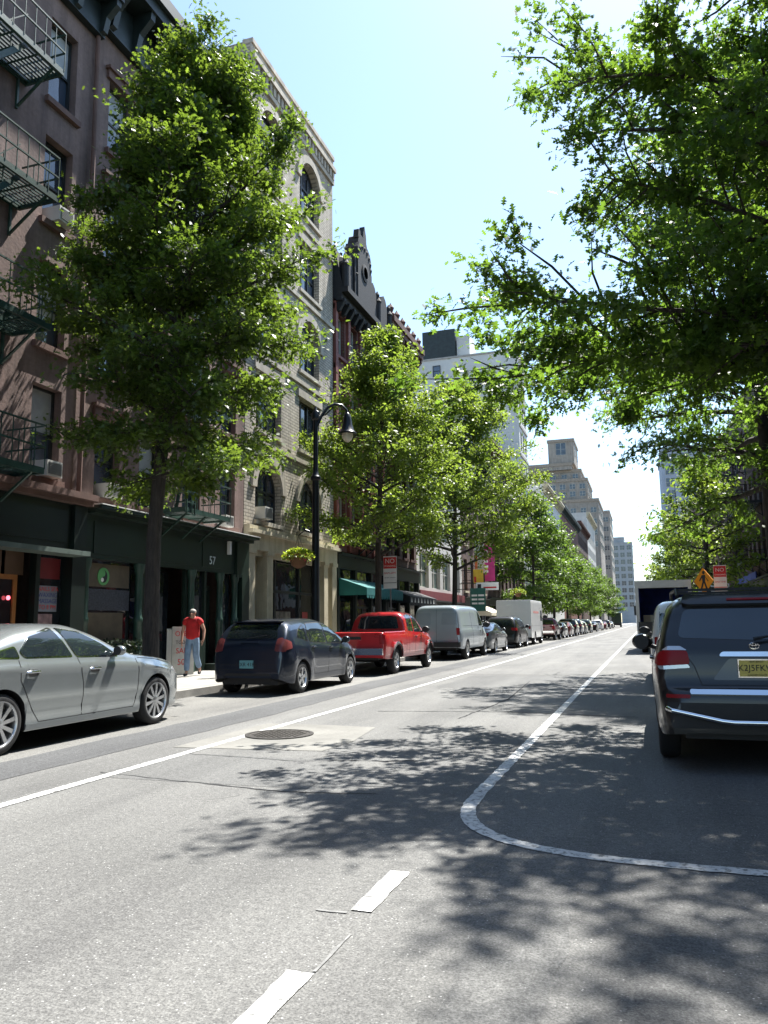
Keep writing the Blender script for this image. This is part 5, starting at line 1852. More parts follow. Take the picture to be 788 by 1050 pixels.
# ---- the big charcoal suv on the right
HL = dict(SUV)
HL.update(sill=.33, axles=(-1.38, 1.41), lift_r=.3, tumble=.27, e=.31,
    top=[(-2.40, .5), (-2.395, .66), (-2.37, .76), (-2.30, .80), (-2.27, .86), (-2.25, 1.1), (-2.19, 1.24), (-2.04, 1.50), (-1.97, 1.63), (-1.88, 1.69), (-1.5, 1.725), (-.6, 1.74), (0, 1.735), (.45, 1.67), (.9, 1.46), (1.4, 1.15), (1.6, 1.08), (2.05, 1.0), (2.28, .86), (2.39, .55)],
    belt=[(-2.4, .48), (-2.33, .74), (-2.24, 1.02), (-2.1, 1.15), (-1.2, 1.13), (0, 1.08), (1.1, 1.03), (1.7, .95), (2.1, .84), (2.39, .5)],
    plan=[(-2.4, .80), (-2.34, .86), (-2.2, .915), (-1.9, .945), (-1.2, .955), (0, .955), (1.4, .955), (1.9, .91), (2.2, .78), (2.39, .56)],
    rear_glass=[[(-.70, 1.275), (0, 1.25), (.70, 1.275), (.62, 1.56), (-.62, 1.56)]],
    tail=[[(.60, 1.02), (.87, 1.0), (.90, 1.08), (.86, 1.15), (.62, 1.15)]], tail_side=[[(-2.26, 1.0), (-1.98, 1.02), (-2.0, 1.10), (-2.2, 1.14)]],
    rear_lines=[[(-.70, 1.22), (-.56, 1.0), (-.50, .82), (.50, .82), (.56, 1.0), (.70, 1.22)]], plate=None, mirror=(.95, 1.10), mirror_s=1.35)
suv, KB = car('parked_suv', 'big charcoal suv with chrome rear trim parked on the right with yellow licence plate', HL, (.925, 10.15, 0), 0, None, P_dgrey)
make_wheels(suv, HL, n_sp=5)
# clear lower lamp edge, plate recess, chrome bar, plate, emblem, bumper strips, tube
for s in (1, -1):
    g = MB()
    KB.patch(g, rounded([(s * .6, .985), (s * .88, .965), (s * .9, 1.0), (s * .62, 1.018)], .01), 'y', -1, .013, .05)
    g.build('lamp_edge', M_clear_l, suv, True)
    g = MB()
    KB.patch(g, rounded([(s * .62, 1.152), (s * .85, 1.152), (s * .80, 1.19), (s * .68, 1.19)], .01), 'y', -1, .013, .05)
    g.build('lamp_edge', M_clear_l, suv, True)
bumper_bar(suv, KB, [(-.40, .87), (.40, .87), (.24, 1.075), (-.24, 1.075)], paint('recess grey', (.05, .052, .056), .2, .5), 'plate_recess', .002)
bumper_bar(suv, KB, [(-.33, 1.095), (.33, 1.095), (.30, 1.135), (-.30, 1.135)], M_chrome, 'chrome_garnish', .025)
h = KB.hit('y', -1, 0, .98)
yb = h[0].y - .03
g = MB(); g.box(-.155, yb, .905, .155, yb + .03, 1.06)
pl = g.build('license_plate', M_plate_y, suv)
g = MB(); g.box(-.165, yb - .003, .895, .165, yb + .01, .905); g.box(-.165, yb - .003, 1.06, .165, yb + .01, 1.07); g.box(-.165, yb - .003, .905, -.155, yb + .01, 1.06); g.box(.155, yb - .003, .905, .165, yb + .01, 1.06)
g.build('plate_frame', M_chrome, pl)
link('plate_lettering', text_mesh('K2J5FKW', .082, M_ink, .001), pl, (0, yb - .003, .985), ROT_NY)
link('plate_lettering', text_mesh('GARDEN STATE', .024, M_ink, .001), pl, (0, yb - .003, .92), ROT_NY)
link('plate_lettering', text_mesh('NEW JERSEY', .024, M_ink, .001), pl, (0, yb - .003, 1.046), ROT_NY)
g = MB()
hy = KB.hit('y', -1, 0, 1.19)[0].y - .012


def ring(mb, rx, rz_, cx, cz, th=.0042):
    pts = [(cx + rx * math.cos(t), hy, cz + rz_ * math.sin(t)) for t in np.linspace(0, 2 * PI, 29)]
    mb.path(pts, th, 6, False)


ring(g, .045, .030, 0, 1.195)
ring(g, .017, .028, 0, 1.195)
ring(g, .032, .013, 0, 1.211)
g.build('emblem', M_chrome, suv, True)
bumper_bar(suv, KB, [(-.62, .735), (.62, .735), (.62, .767), (-.62, .767)], M_chrome, 'bumper_strip', .03)
for s in (1, -1):
    g = MB(); KB.patch(g, rounded([(s * .62, .70), (s * .84, .70), (s * .84, .735), (s * .62, .735)], .01), 'y', -1, .006, .05)
    g.build('reflector', M_red_l, suv, True)
g = MB()
ty = -2.47
g.path([(-.84, ty + .10, .60), (-.8, ty + .03, .59), (-.35, ty, .50), (-.25, ty, .49), (.25, ty, .49), (.35, ty, .50), (.8, ty + .03, .59), (.84, ty + .10, .60)], .026, 10)
for s in (-1, 1): g.path([(s * .5, ty, .53), (s * .5, ty + .25, .5)], .02, 6)
g.build('bumper_tube', M_chrome, suv, True)
bumper_bar(suv, KB, [(-.8, .42), (.8, .42), (.84, .66), (-.84, .66)], M_black, 'bumper', .006)
g = MB(); KB.patch(g, rounded([(-.64, 1.59), (.64, 1.59), (.60, 1.67), (-.60, 1.67)], .03), 'y', -1, .05, .06); g.build('spoiler', P_dgrey, suv, True)
g = MB(); KB.patch(g, [(-.2, 1.612), (.2, 1.612), (.2, 1.63), (-.2, 1.63)], 'y', -1, .058); g.build('brake_light', M_red_l, suv)
g = MB(); g.path([(.0, -2.24, 1.26), (.12, -2.235, 1.285), (.5, -2.21, 1.32)], [.02, .012, .008], 6); g.build('wiper', M_black, suv)
for s in (1, -1):
    g = MB()
    g.path([(s * .66, -1.75, 1.70), (s * .665, -1.6, 1.775), (s * .67, 0, 1.79), (s * .66, .35, 1.73)], [.02, .02, .02, .02], 8)
    g.build('roof_rail', M_black, suv, True)
for y in (-1.2, -.1):
    g = MB(); g.bar((-.66, y, 1.785), (.66, y, 1.785), .05, .03)
    g.build('roof_bar', M_black, suv)

suv.scale = (.945, .945, .955)
# ---- white van ahead of it
wv = parked(van, 'white van parked ahead of the charcoal suv, mostly hidden', (.98, 20.3, 0), P_van, P_white)
wv['group'] = 'vehicles along the right kerb'
for ch in list(wv.children):
    if ch.name.startswith('rear_window'):
        for s in ch.material_slots:
            s.link = 'OBJECT'; s.material = M_cglass
wv.scale = (.94, .94, .86)

# ---- box truck with open rear
t = thing('box_truck', 'white box truck with open rear door and blue lined cargo box', 'truck', (.72, 36.2, 0), 0)
M_boxw = pm('truck box aluminium', (.42, .42, .40), .5, .3, var=.12)
M_boxin = pm('truck lining blue', (.03, .06, .34), .7, var=.3)
g = MB()
g.box(-1.14, 0, .95, 1.14, 6, 1.08)
g.box(-1.14, 0, 3.02, 1.14, 6, 3.12)
g.box(-1.14, 0, 1.08, -1.06, 6, 3.02); g.box(1.06, 0, 1.08, 1.14, 6, 3.02); g.box(-1.06, 5.9, 1.08, 1.06, 6, 3.02)
g.build('cargo_box', M_boxw, t)
g = MB()
g.box(-1.16, -.06, .85, -1.02, .12, 3.14); g.box(1.02, -.06, .85, 1.16, .12, 3.14); g.box(-1.02, -.06, 2.82, 1.02, .12, 3.14)
g.build('door_frame', M_boxw, t)
g = MB()
g.box(-1.055, .13, 1.085, -1.03, 5.89, 3.01); g.box(1.03, .13, 1.085, 1.055, 5.89, 3.01); g.box(-1.03, 5.86, 1.085, 1.03, 5.89, 3.01); g.box(-1.02, .13, 1.082, 1.02, 5.85, 1.10)
for k in range(10): g.box(-1.03, .4 + k * .55, 1.1, -1.0, .46 + k * .55, 3.0)
g.build('lining', M_boxin, t)
g = MB(); g.box(-1.1, -.35, .42, 1.1, -.05, .52); g.box(-1.12, -.10, .5, -.98, .06, .86); g.box(.98, -.10, .5, 1.12, .06, .86); g.box(-1.08, -.33, .52, 1.08, -.28, 1.35)
g.build('tail_lift', M_black, t)
g = MB(); g.box(-.45, .2, .6, .45, 8.2, .94); g.build('chassis', M_black, t)
g = MB()
g.prism([(6.1, .6), (8.3, .6), (8.4, 1.3), (8.25, 1.55), (7.7, 1.7), (7.3, 2.5), (6.1, 2.55)], 'x', -1.05, 1.05)
g.build('cab', P_white, t)
w_ = MB()
w_.lathe([(.22, -.14), (.42, -.14), (.45, -.1), (.45, .1), (.42, .14), (.22, .14)], (0, 0, 0), 'x', 26)
wm_ = w_.mesh('wheel', M_tyre, True)
for x, y in ((-.88, 1.5), (.88, 1.5), (-.88, 7.4), (.88, 7.4)): link('wheel', wm_, t, (x, y, .45))
g = MB(); g.box(-1.35, 7.5, 1.7, -1.15, 7.58, 2.2); g.bar((-1.05, 7.6, 1.9), (-1.2, 7.55, 1.95), .04); g.build('side_mirror', M_black, t)
for x in (-1.0, 1.0):
    g = MB(); g.box(x - .1, -.13, .62, x + .1, -.102, .76); g.build('tail_light', M_red_l, t)
cr = thing('cargo_crate', 'pale crate stacked inside the open box truck', 'crate', (.2, 37.0, 1.10))
g = MB(); g.box(-.35, 0, 0, .35, .6, .55); g.build('box', pm('cardboard', (.36, .27, .17), .8), cr)
g = MB(); g.box(-.06, -.004, 0, .06, .604, .556); g.build('tape', pm('parcel tape', (.45, .38, .25), .4), cr)
# dark box truck at the far end
t2 = thing('box_truck', 'dark green box truck at the far end of the left row', 'truck', (-7.3, 205, 0))
g = MB(); g.box(-1.2, 0, .95, 1.2, 6, 3.5); g.build('cargo_box', P_green, t2)
g = MB(); g.prism([(6.1, .6), (8.3, .6), (8.4, 1.3), (7.7, 1.7), (7.3, 2.5), (6.1, 2.55)], 'x', -1.05, 1.05); g.build('cab', P_black, t2)
g = MB(); g.box(-.9, .2, .45, .9, 8, .94); g.build('chassis', M_black, t2)
for x, y in ((-.88, 1.5), (.88, 1.5), (-.88, 7.4), (.88, 7.4)): link('wheel', wm_, t2, (x, y, .45))

# ------------------------------------------------------------------ street furniture
M_lamp = pm('black cast iron', (.009, .009, .011), .35, .3, var=.3)
M_lglass = pm('lamp glass', (.55, .5, .38), .15, var=.1, coat=.5)


def street_lamp(label, loc, side=1, bulbs=True):
    t = thing('street_lamp', label, 'street lamp', loc, 0, 'cast iron street lamps')
    g = MB()
    g.lathe([(.30, 0), (.30, .12), (.24, .2), (.22, .75), (.15, .9), (.13, 1.15), (.155, 1.2), (.115, 1.28), (.10, 5.3), (.10, 5.4), (.15, 5.44), (.15, 5.52), (.10, 5.58), (.075, 5.7), (.065, 7.35)], (0, 0, 0), 'z', 16)
    g.build('pole', M_lamp, t, True)
    g = MB()
    g.lathe([(.07, 7.2), (.12, 7.26), (.12, 7.42), (.06, 7.5), (.03, 7.62)], (0, 0, 0), 'z', 12)
    pts = [(0, 0, 6.95), (side * .14, .1, 7.35), (side * .30, .2, 7.62), (side * .48, .3, 7.74), (side * .66, .42, 7.72), (side * .78, .5, 7.58), (side * .80, .52, 7.42)]
    g.path(pts, [.05, .045, .042, .04, .04, .04, .04], 8)
    g.path([(0, 0, 7.3), (side * .25, .16, 7.4), (side * .45, .28, 7.64)], .022, 6)
    g.blob((side * .04, 0, 7.42), .09)
    g.build('arm', M_lamp, t, True)
    c = (side * .80, .52, 0)
    g = MB()
    g.lathe([(.04, 7.5), (.1, 7.44), (.12, 7.3), (.15, 7.12), (.2, 6.96), (.27, 6.88), (.27, 6.85), (.2, 6.86)], c, 'z', 22)
    sh = g.build('lamp_shade', M_lamp, t, True)
    g = MB()
    g.lathe([(.17, 6.855), (.16, 6.75), (.12, 6.66), (.04, 6.6)], c, 'z', 16)
    g.build('globe', M_lglass, sh, True)
    return t


LX, LY = -8.93, 20.6
street_lamp('black cast iron street lamp with curved arm between navy hatchback and cream building', (LX, LY, .15))
M_flower = leaf_mat('basket plant', (.10, .18, .015), (.2, .3, .03), (.4, .5, .04), .4)
M_petal = pm('pink petals', (.5, .06, .08), .7, var=.3)


def basket(label, loc, n=900, sc=1., yellow=False):
    t = thing('hanging_basket', label, 'hanging basket', loc, 0, 'flower baskets')
    g = MB()
    g.lathe([(.06, -.3), (.2, -.22), (.27, -.02), (.27, .0)], (0, 0, 0), 'z', 18)
    g.build('pot', pm('brown fibre pot', (.12, .06, .03), .9), t, True)
    r = np.random.default_rng(int(loc[1] * 10))
    a, u = r.uniform(0, 2 * PI, n), r.uniform(0, 1, n)**.5
    P = np.stack([u * .42 * np.cos(a), u * .42 * np.sin(a), .10 + .18 * (1 - u**2) * r.uniform(.2, 1, n) - .18 * (u > .8) * r.uniform(0, 1, n)], 1) * sc
    D = np.stack([np.cos(a), np.sin(a), r.normal(.2, .5, n)], 1)
    link('plants', leaves_mesh('plants', P, r.normal(0, .5, (n, 3)) + np.array([0, 0, 1.]), D, r.uniform(.06, .12, n), LEAF_OVAL, M_flower), t)
    k = n // 8
    P = P[:k] * np.array([1.02, 1.02, 1]) + np.array([0, 0, -.04])
    link('flowers', leaves_mesh('flowers', P, r.normal(0, 1, (k, 3)), r.normal(0, 1, (k, 3)), r.uniform(.05, .08, k), LEAF_OVAL, M_petal), t)
    g = MB()
    for q in (0, 2.1, 4.2): g.bar((.26 * math.cos(q), .26 * math.sin(q), 0), (0, 0, .62), .008)
    g.build('chain', M_lamp, t)
    return t


basket('flower basket hanging on the street lamp before the cream building', (LX - .42, LY - .25, 3.3))
g = MB(); g.path([(LX, LY, 4.0), (LX - .25, LY - .15, 4.12), (LX - .42, LY - .25, 3.95), (LX - .42, LY - .25, 3.9)], .018, 6)
tag(g.build('basket_bracket', M_lamp), 'thin curved bracket on the lamp post holding the flower basket', 'bracket')
basket('bright flower basket high above the white step van', (-8.9, 57.8, 3.55), 500, 1.3)
t = thing('lamp_post', 'slim dark post carrying a flower basket beside the far pink banners', 'post', (-9.15, 57.8, .15))
g = MB(); g.lathe([(.12, 0), (.08, .6), (.06, 4.4), (.01, 4.5)], (0, 0, 0), 'z', 10); g.build('pole', M_lamp, t, True)
g = MB(); g.bar((0, 0, 4.1), (.3, 0, 4.05), .03); g.build('bracket', M_lamp, t)


def sign_post(label, loc, h, panels, cat='sign'):
    """panels: (z0,z1,w,material,text,text material,size)"""
    t = thing('street_sign', label, cat, loc, 0, 'parking signs')
    g = MB(); g.lathe([(.03, 0), (.03, h)], (0, 0, 0), 'z', 10); g.build('post', pm('galvanised post', (.16, .16, .16), .5, .5), t, True)
    for z0, z1, w, m, bands in panels:
        g = MB(); g.box(-w / 2, -.05, z0, w / 2, -.035, z1)
        p = g.build('sign_plate', m, t)
        for kind, val, zc, size, mm in bands:
            if kind == 'text': link('lettering', text_mesh(val, size, mm, .001), p, (0, -.053, zc), ROT_NY)
            else:
                b = MB(); b.box(-w / 2 + .01, -.053, zc - size / 2, w / 2 - .01, -.0505, zc + size / 2); b.build('band', mm, p)
    return t


P0 = (-8.95, 27.6, .15)
sign_post('white and red parking regulation sign on a post beside the red pickup', P0, 3.9, [(2.55, 3.75, .52, M_white_s, [('band', 0, 3.5, .42, M_red_s), ('text', 'NO', 3.56, .24, M_white_s), ('text', 'STANDING', 3.38, .09, M_white_s), ('text', '8AM-6PM', 3.12, .11, M_red_s), ('text', 'EXCEPT SUNDAY', 2.95, .055, M_ink), ('band', 0, 2.76, .02, M_ink)])])
sign_post('red and white no standing sign above the charcoal suv on the right', (3.0, 35.6, .15), 3.9, [(2.4, 3.52, .50, M_white_s, [('band', 0, 3.26, .46, M_red_s), ('text', 'NO', 3.32, .22, M_white_s), ('text', 'STANDING', 3.12, .085, M_white_s), ('text', 'ANYTIME', 2.82, .1, M_red_s), ('band', 0, 2.6, .03, M_red_s)])])
M_amber = pm('amber sign', (.75, .26, .01), .5, var=.06)
t = thing('warning_sign', 'amber diamond crossing sign with walking figure over the suv roof', 'sign', (2.35, 35.0, .15), R(-50))
g = MB(); g.lathe([(.035, 0), (.035, 3.6)], (0, 0, 0), 'z', 10); g.build('post', bpy.data.materials['galvanised post'], t, True)
g = MB(); g.prism([(0, 2.3), (.54, 2.85), (0, 3.4), (-.54, 2.85)], 'y', -.06, -.04); p = g.build('sign_plate', M_amber, t)
g = MB()
g.lathe([(.075, -.064), (.075, -.0605)], (.03, 0, 3.2), 'y', 14)
g.prism([(-.06, 2.82), (.09, 2.82), (.12, 3.1), (-.08, 3.1)], 'y', -.064, -.0605)
g.prism([(.0, 2.82), (.09, 2.82), (.22, 2.5), (.14, 2.47)], 'y', -.0645, -.0605)
g.prism([(-.06, 2.82), (.04, 2.82), (-.12, 2.45), (-.2, 2.49)], 'y', -.064, -.0605)
g.prism([(.1, 3.06), (.12, 3.0), (.28, 2.85), (.24, 2.82)], 'y', -.064, -.0605)
g.prism([(-.08, 3.08), (-.06, 3.0), (-.2, 2.84), (-.24, 2.88)], 'y', -.064, -.0605)
g.build('walking_figure', M_ink, p)

# banners and hanging signs down the left side, projecting from the shops
M_pink = pm('magenta banner', (.42, .03, .16), .7, var=.2)
M_grn = pm('green shop sign', (.008, .085, .07), .5)


def blade(label, y, z0, z1, x0, x1, mat, marks, cat='sign', nm='hanging_sign'):
    t = thing(nm, label, cat, (FL, y, 0), 0)
    g = MB(); g.bar((0, 0, z1 - .05), (x1, 0, z1 - .05), .05); g.bar((0, 0, z0 + .1), (x1, 0, z0 + .1), .04); g.build('bracket', M_lamp, t)
    g = MB(); g.box(x0, -.05, z0, x1, -.03, z1); p = g.build('panel', mat, t)
    for a, b, c, d, m in marks:
        g = MB(); g.box(a, -.054, c, b, -.051, d); g.build('marking', m, p)
    return t


M_pgreen = pm('pale green banner', (.35, .48, .38), .7)
M_yel = pm('yellow print', (.55, .36, .03), .7)
blade('magenta banner with white blocks hanging over far shops', 54.2, 4.3, 7.0, 1.6, 2.3, M_pink, [(1.6, 1.85, 4.9 + .35 * k, 5.05 + .35 * k, M_white_s) for k in range(5)], 'banner', 'banner')
blade('pale green and orange banner beside the magenta one', 54.7, 4.9, 7.2, .8, 1.5, M_pgreen, [(.8, 1.0, 5.2, 6.2, pm('orange print', (.5, .14, .04), .7))], 'banner', 'banner')
blade('yellow and red banner under the pale green one', 53.6, 4.1, 5.1, .9, 1.6, M_yel, [(.95, 1.1, 4.2, 4.6, M_red_s)], 'banner', 'banner')
blade('white shop sign with round logo over the green sign', 53.0, 3.62, 4.15, 1.2, 2.75, M_white_s, [(1.3, 1.55, 3.7, 4.05, M_ink), (1.7, 2.6, 3.75, 3.85, M_red_s)])
blade('dark green shop sign with rows of pale lettering', 52.4, 2.2, 3.75, .9, 1.95, M_grn, [(1.0, 1.38, 3.2 - .27 * k, 3.32 - .27 * k, M_white_s) for k in range(3)] + [(1.45, 1.85, 3.2 - .27 * k, 3.32 - .27 * k, M_white_s) for k in range(3)])

# sandwich board by the green shop
t = thing('sandwich_board', 'white notice board with red lettering leaning by the shop behind the man', 'notice board', (-11.6, 18.0, .15), R(62))
g = MB(); g.prism([(-.32, 0), (.32, 0), (.32, 1.25), (-.32, 1.25)], 'y', -.05, -.02); b_ = g.build('board', pm('grubby notice board', (.42, .41, .37), .7, var=.2, scale=4), t)
link('lettering', text_mesh('OPEN', .19, M_red_s, .001), b_, (0, -.053, 1.06), ROT_NY)
link('lettering', text_mesh('SALE', .2, M_red_s, .001), b_, (0, -.053, .62), ROT_NY)
link('lettering', text_mesh('TODAY', .13, M_ink, .001), b_, (0, -.053, .84), ROT_NY)
link('lettering', text_mesh('50%', .22, M_red_s, .001), b_, (.02, -.053, .33), ROT_NY)
g = MB(); g.prism([(-.32, 0), (.32, 0), (.32, 1.2), (-.32, 1.2)], 'y', .22, .25); g.box(-.3, -.03, 1.16, .3, .24, 1.2); g.build('rear_board', M_white_s, t)
# red white cylinder poster beside column
t = thing('planter_box', 'low dark planter hedge under the green shop window', 'planter', (-11.75, 15.6, .15))
g = MB(); g.box(-.25, -.75, 0, .25, .75, .5); g.build('box', M_gdark, t)
r = np.random.default_rng(5); n = 900
Pp = np.stack([r.uniform(-.26, .26, n), r.uniform(-.75, .75, n), .5 + r.uniform(0, .45, n)], 1)
link('hedge', leaves_mesh('hedge', Pp, r.normal(0, 1, (n, 3)), r.normal(0, 1, (n, 3)), r.uniform(.05, .1, n), LEAF_OVAL, leaf_mat('dark hedge', (.006, .012, .006), (.01, .02, .009), (.02, .035, .01), .2)), t)

# ------------------------------------------------------------------ trees
GT = 'street trees on the left pavement'
T1 = [(0, 0, -.05, .21), (0, .02, .25, .17), (-.02, .02, 1.5, .15), (0, .0, 3.0, .14), (.08, .05, 4.6, .13), (.18, .3, 7, .10), (.25, .7, 10, .075), (.3, 1.0, 11.8, .045), (.35, 1.2, 13.5, .012)]


def e1(z, a):
    t = env_egg(3.6, 15.2, 7.6, 3.55, .62)(z, a)
    return t * (.93 - .06 * math.cos(a - .9)) * (.82 if math.sin(a) < -.3 else (.84 if z > 9 else 1.0) if math.sin(a) > .2 else 1.04) * (.88 if math.cos(a) < -.4 else 1)


tree('pin_oak', 'big leafy street tree behind the silver sedan, covering the brown facade', GT, (-9.15, 13.1, .15), T1, 62, 4.2, 13.3, e1, 90000, .13, LEAF_OAK, M_leaf_near, 21, .17, twigs=(8, 12), up=(.0, 1.1), droop=.1)
T2 = [(0, 0, -.05, .16), (.01, 0, 1.5, .12), (.03, .05, 4, .11), (.1, .25, 7.5, .07), (.15, .5, 10.3, .04), (.2, .7, 12.3, .01)]


def e2(z, a): return env_egg(3.0, 12.5, 5.8, 3.9, .85)(z, a) * (1 + .1 * math.sin(a))


t2a = tree('pear_tree', 'slender light green tree between lamp and red brick building', GT, (-9.15, 26.7, .15), T2, 46, 3.7, 11.8, e2, 38000, .14, LEAF_OVAL, M_leaf_mid, 33, .17, twigs=(7, 10), up=(.3, 1.2))
T3 = [(0, 0, -.05, .17), (.0, 0, 2, .13), (.05, .1, 4, .12), (.1, .4, 8.5, .08), (.15, .9, 11.3, .04), (.2, 1.2, 13.7, .01)]


def e3(z, a): return env_egg(3.2, 14.0, 7.2, 5.1, .75)(z, a) * (1 + .12 * math.sin(a))


tree('pear_tree', 'broad light green tree rising behind the grey van', GT, (-9.15, 38.6, .15), T3, 50, 3.9, 13.2, e3, 42000, .17, LEAF_OVAL, M_leaf_mid, 35, .22, twigs=(7, 10), up=(.3, 1.15))
T4 = [(0, 0, -.05, .17), (0, 0, 3, .13), (.1, .2, 8, .08), (.1, .3, 12.3, .01)]


def e4(z, a): return env_egg(2.8, 12.7, 6.0, 4.3, .9)(z, a)


f1 = tree('pear_tree', 'pointed green tree above the white step van', GT, (-9.15, 68, .15), T4, 34, 3.4, 11.8, e4, 13000, .27, LEAF_OVAL, M_leaf_far, 41, .3, twigs=(5, 8))
for lb, y, rz, s in (('rounded green tree next down the street after the pointed one', 82, 1.9, .86), ('green tree over the far dark suvs, left of the brown facades', 96, 3.3, .9), ('green tree before the white suv in the far row', 112, 4.4, .84), ('far green tree just short of the dark box truck', 136, .7, .86), ('farthest separate green tree on the left pavement', 165, 2.5, .92), ('tiny green tree at the very end of the left row', 200, 5.1, .95)):
    dup(f1, (-9.0, y, .15), rz, lb, (s, s, s))

GTR = 'street trees on the right pavement'
TA = [(0, 0, -.05, .24), (0, 0, 1.5, .19), (-.05, .05, 4, .17), (-.1, .1, 8, .11), (-.1, 0, 12, .05), (-.1, 0, 14.2, .01)]


def eA(z, a):
    k = math.cos(a - PI)          # 1 towards the road
    return env_egg(3.6, 14, 6.2, 4.3, .62)(z, a) * (1 + .05 * max(0, k)) * (.62 if math.sin(a) < -.35 else 1)


tree('pin_oak', 'nearest right hand oak whose boughs hang into the top of the view', GTR, (3.75, 10.5, .15), TA, 50, 4.3, 13.0, eA, 70000, .125, LEAF_OAK, M_leaf_back, 52, .13, gaps=.42, extra=((4.6, 3.40, 5.4, .22), (4.5, 2.9, 5.9, .14), (5.6, 3.3, 4.2, .3), (4.6, 3.15, 4.6, .08), (4.5, 2.6, 4.6, .1), (6.6, 3.2, 4.9, .5)), twigs=(8, 12), up=(.0, .95), droop=.1)
TB = [(0, 0, -.05, .22), (0, 0, 1.5, .18), (.0, .02, 4, .16), (-.05, -.1, 8, .12), (-.1, -.2, 12, .06), (-.1, -.3, 15, .01)]


def eB(z, a):
    k = math.cos(a - PI)
    return env_egg(3.6, 15.5, 7.5, 5.0, .6)(z, a) * (1 + .12 * max(0, k))


tree('pin_oak', 'second right hand oak with its dark trunk at the edge of the view', GTR, (3.12, 21.6, .15), TB, 50, 4.3, 14.6, eB, 62000, .15, LEAF_OAK, M_leaf_back, 57, .17, gaps=.3, twigs=(8, 12), up=(-.12, .95), droop=.12)
rt = tree('pear_tree', 'small light green tree behind the amber sign on the right', GTR, (3.1, 44, .15), T4, 30, 2.9, 8.8, lambda z, a: env_egg(2.2, 9.5, 5, 3.1, .8)(z, a), 7000, .22, LEAF_OVAL, M_leaf_mid, 61, .24)
for lb, y, rz, s in (('light green tree right of the open box truck', 66, 2.2, 1.0), ('farther light green tree on the right pavement', 92, 4.0, 1.05)):
    dup(rt, (3.0, y, .15), rz, lb, (s, s, s))
# ------------------------------------------------------------------ the walking man (faces -Y, towards the photographer)
def skin(name, V, E, rad, mat, parent, root=0, sub=2, extra=None):
    me = bpy.data.meshes.new(name)
    me.from_pydata(V, E, [])
    o = bpy.data.objects.new(name, me)
    COL.objects.link(o)
    m = o.modifiers.new('skin', 'SKIN')
    m.use_smooth_shade = True
    for i, sv_ in enumerate(me.skin_vertices[0].data):
        r = rad[i]
        sv_.radius = r if isinstance(r, tuple) else (r, r)
        sv_.use_root = (i == root)
    s = o.modifiers.new('sub', 'SUBSURF')
    s.levels = s.render_levels = sub
    bpy.context.view_layer.update()
    nm = bpy.data.meshes.new_from_object(o.evaluated_get(bpy.context.evaluated_depsgraph_get()))
    bpy.data.objects.remove(o)
    if extra:
        bm = bmesh.new()
        bm.from_mesh(nm)
        t = extra.mesh('x', mat, True)
        bm.from_mesh(t)
        bm.to_mesh(nm)
        bm.free()
    nm.materials.clear()
    nm.materials.append(mat)
    nm.polygons.foreach_set('use_smooth', [True] * len(nm.polygons))
    return link(name, nm, parent)


M_skin = pm('skin', (.42, .23, .16), .55, var=.12, scale=12)
M_shirt = pm('red polo cloth', (.45, .014, .017), .85, var=.22, scale=7, bump=.6, bscale=9)
M_jeans = pm('washed denim', (.17, .25, .36), .85, var=.2, scale=7, bump=.5, bscale=10)
M_shoe = pm('dark shoe', (.015, .014, .014), .5)
M_hair = pm('grey hair', (.34, .31, .28), .8, var=.25, scale=30)
man = thing('person', 'man in red polo shirt and light jeans walking on the pavement beside the green shop', 'person', (-11.12, 17.72, .15), R(16))
J = dict(pel=(0, .0, .93), waist=(0, -.01, 1.07), chest=(0, -.0, 1.28), neckb=(0, .0, 1.44), neck=(0, -.015, 1.50), head=(0, -.03, 1.585), crown=(0, -.02, 1.675),
    shl=(-.19, .0, 1.40), ell=(-.275, .05, 1.13), wrl=(-.27, -.04, .90), hal=(-.265, -.07, .82),
    shr=(.19, .0, 1.40), elr=(.30, .0, 1.15), wrr=(.31, -.10, .93), har=(.30, -.13, .85),
    hil=(-.085, 0, .88), knl=(-.10, -.10, .50), anl=(-.105, -.12, .09), tol=(-.12, -.25, .035),
    hir=(.085, 0, .88), knr=(.10, .0, .49), anr=(.125, .27, .16), tor=(.135, .20, .04))
nm_ = list(J)
ix = {k: i for i, k in enumerate(nm_)}
rad = dict(pel=(.135, .095), waist=(.13, .095), chest=(.155, .105), neckb=(.075, .065), neck=.052, head=(.072, .088), crown=(.05, .06), shl=.06, ell=.042, wrl=.03, hal=(.034, .02), shr=.06, elr=.042, wrr=.03, har=(.034, .02), hil=.088, knl=.058, anl=.04, tol=(.04, .025), hir=.088, knr=.058, anr=.04, tor=(.04, .025))
ed = [('pel', 'waist'), ('waist', 'chest'), ('chest', 'neckb'), ('neckb', 'neck'), ('neck', 'head'), ('head', 'crown'), ('neckb', 'shl'), ('shl', 'ell'), ('ell', 'wrl'), ('wrl', 'hal'), ('neckb', 'shr'), ('shr', 'elr'), ('elr', 'wrr'), ('wrr', 'har'), ('pel', 'hil'), ('hil', 'knl'), ('knl', 'anl'), ('anl', 'tol'), ('pel', 'hir'), ('hir', 'knr'), ('knr', 'anr'), ('anr', 'tor')]
ex = MB()
for s, h in ((-1, 'hal'), (1, 'har')):     # fingers and thumb
    hx, hy_, hz = J[h]
    for k, ln in enumerate((.075, .085, .08, .062)):
        yy = hy_ - .03 + k * .02
        ex.path([(hx, yy, hz + .01), (hx - s * .006, yy - .004, hz - ln * .55), (hx - s * .022, yy - .004, hz - ln)], [.0095, .009, .007], 7)
    ex.path([(hx - s * .005, hy_ - .035, hz + .05), (hx - s * .02, hy_ - .06, hz + .01), (hx - s * .026, hy_ - .062, hz - .03)], [.012, .011, .008], 7)
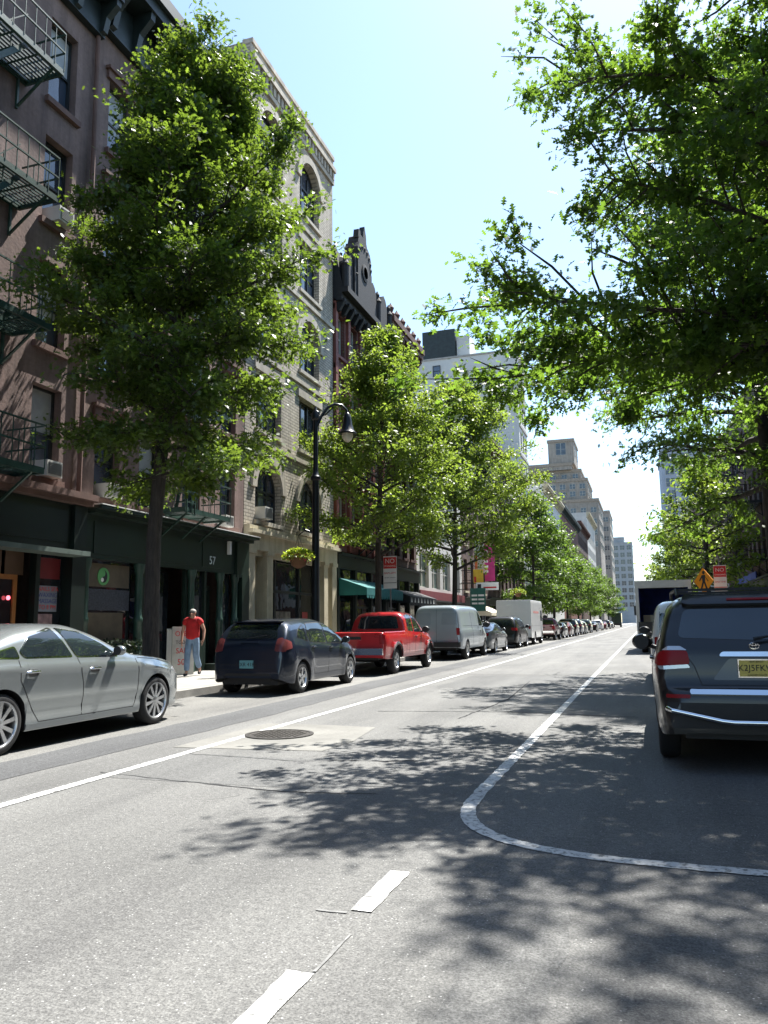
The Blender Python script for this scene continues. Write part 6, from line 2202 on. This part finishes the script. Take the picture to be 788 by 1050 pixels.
ex.path([(0, -.112, 1.60), (0, -.132, 1.568), (0, -.112, 1.556)], [.008, .015, .01], 6)      # nose
for s in (-1, 1):
    ex.blob((s * .074, -.025, 1.585), .024, 8, 6, (.4, .8, 1.25))
    ex.blob((s * .03, -.102, 1.6), .012, 8, 6)
ex.path([(-.025, -.106, 1.532), (0, -.113, 1.53), (.025, -.106, 1.532)], [.004, .007, .004], 6)
skin('body', [J[k] for k in nm_], [(ix[a], ix[b]) for a, b in ed], [rad[k] for k in nm_], M_skin, man, 0, 2, ex)
ks = ['waist', 'pelb', 'chest', 'neckb', 'shl', 'ml', 'shr', 'mr']
Js = dict(J, pelb=(0, .0, .86), ml=tuple(.5 * (a + b) for a, b in zip(J['shl'], J['ell'])), mr=tuple(.5 * (a + b) for a, b in zip(J['shr'], J['elr'])))
rs = dict(waist=(.19, .15), pelb=(.195, .15), chest=(.2, .14), neckb=(.09, .078), shl=.088, ml=.08, shr=.088, mr=.08)
es = [(1, 0), (0, 2), (2, 3), (3, 4), (4, 5), (3, 6), (6, 7)]
skin('shirt', [Js[k] for k in ks], es, [rs[k] for k in ks], M_shirt, man, 1)
kj = ['pelt', 'pel', 'hil', 'knl', 'cul', 'hir', 'knr', 'cur']
Jj = dict(J, pelt=(0, 0, 1.06), cul=(-.105, -.115, .11), cur=(.122, .25, .19))
rj = dict(pelt=(.155, .115), pel=(.168, .128), hil=.11, knl=.084, cul=.076, hir=.11, knr=.084, cur=.076)
skin('jeans', [Jj[k] for k in kj], [(0, 1), (1, 2), (2, 3), (3, 4), (1, 5), (5, 6), (6, 7)], [rj[k] for k in kj], M_jeans, man, 1)
skin('shoe', [(-.105, -.09, .05), (-.11, -.18, .045), (-.118, -.27, .035)], [(0, 1), (1, 2)], [(.048, .045), (.048, .04), (.042, .03)], M_shoe, man, 0)
skin('shoe', [(.125, .29, .13), (.13, .235, .075), (.135, .17, .035)], [(0, 1), (1, 2)], [(.046, .045), (.048, .04), (.042, .03)], M_shoe, man, 0)
g = MB(); g.blob((0, -.012, 1.628), .09, 16, 10, (.92, 1.06, .78)); g.build('hair', M_hair, man, True)
for i, v in enumerate(man.children[-1].data.vertices):
    if v.co.y < -.07 and v.co.z < 1.65: v.co.y = -.05
g = MB()
for s in (-1, 1): g.blob((s * .032, -.112, 1.6), .022, 10, 6, (1.2, .35, .8))
g.bar((-.075, -.1, 1.603), (.075, -.1, 1.603), .008)
g.build('sunglasses', M_ink, man, True)
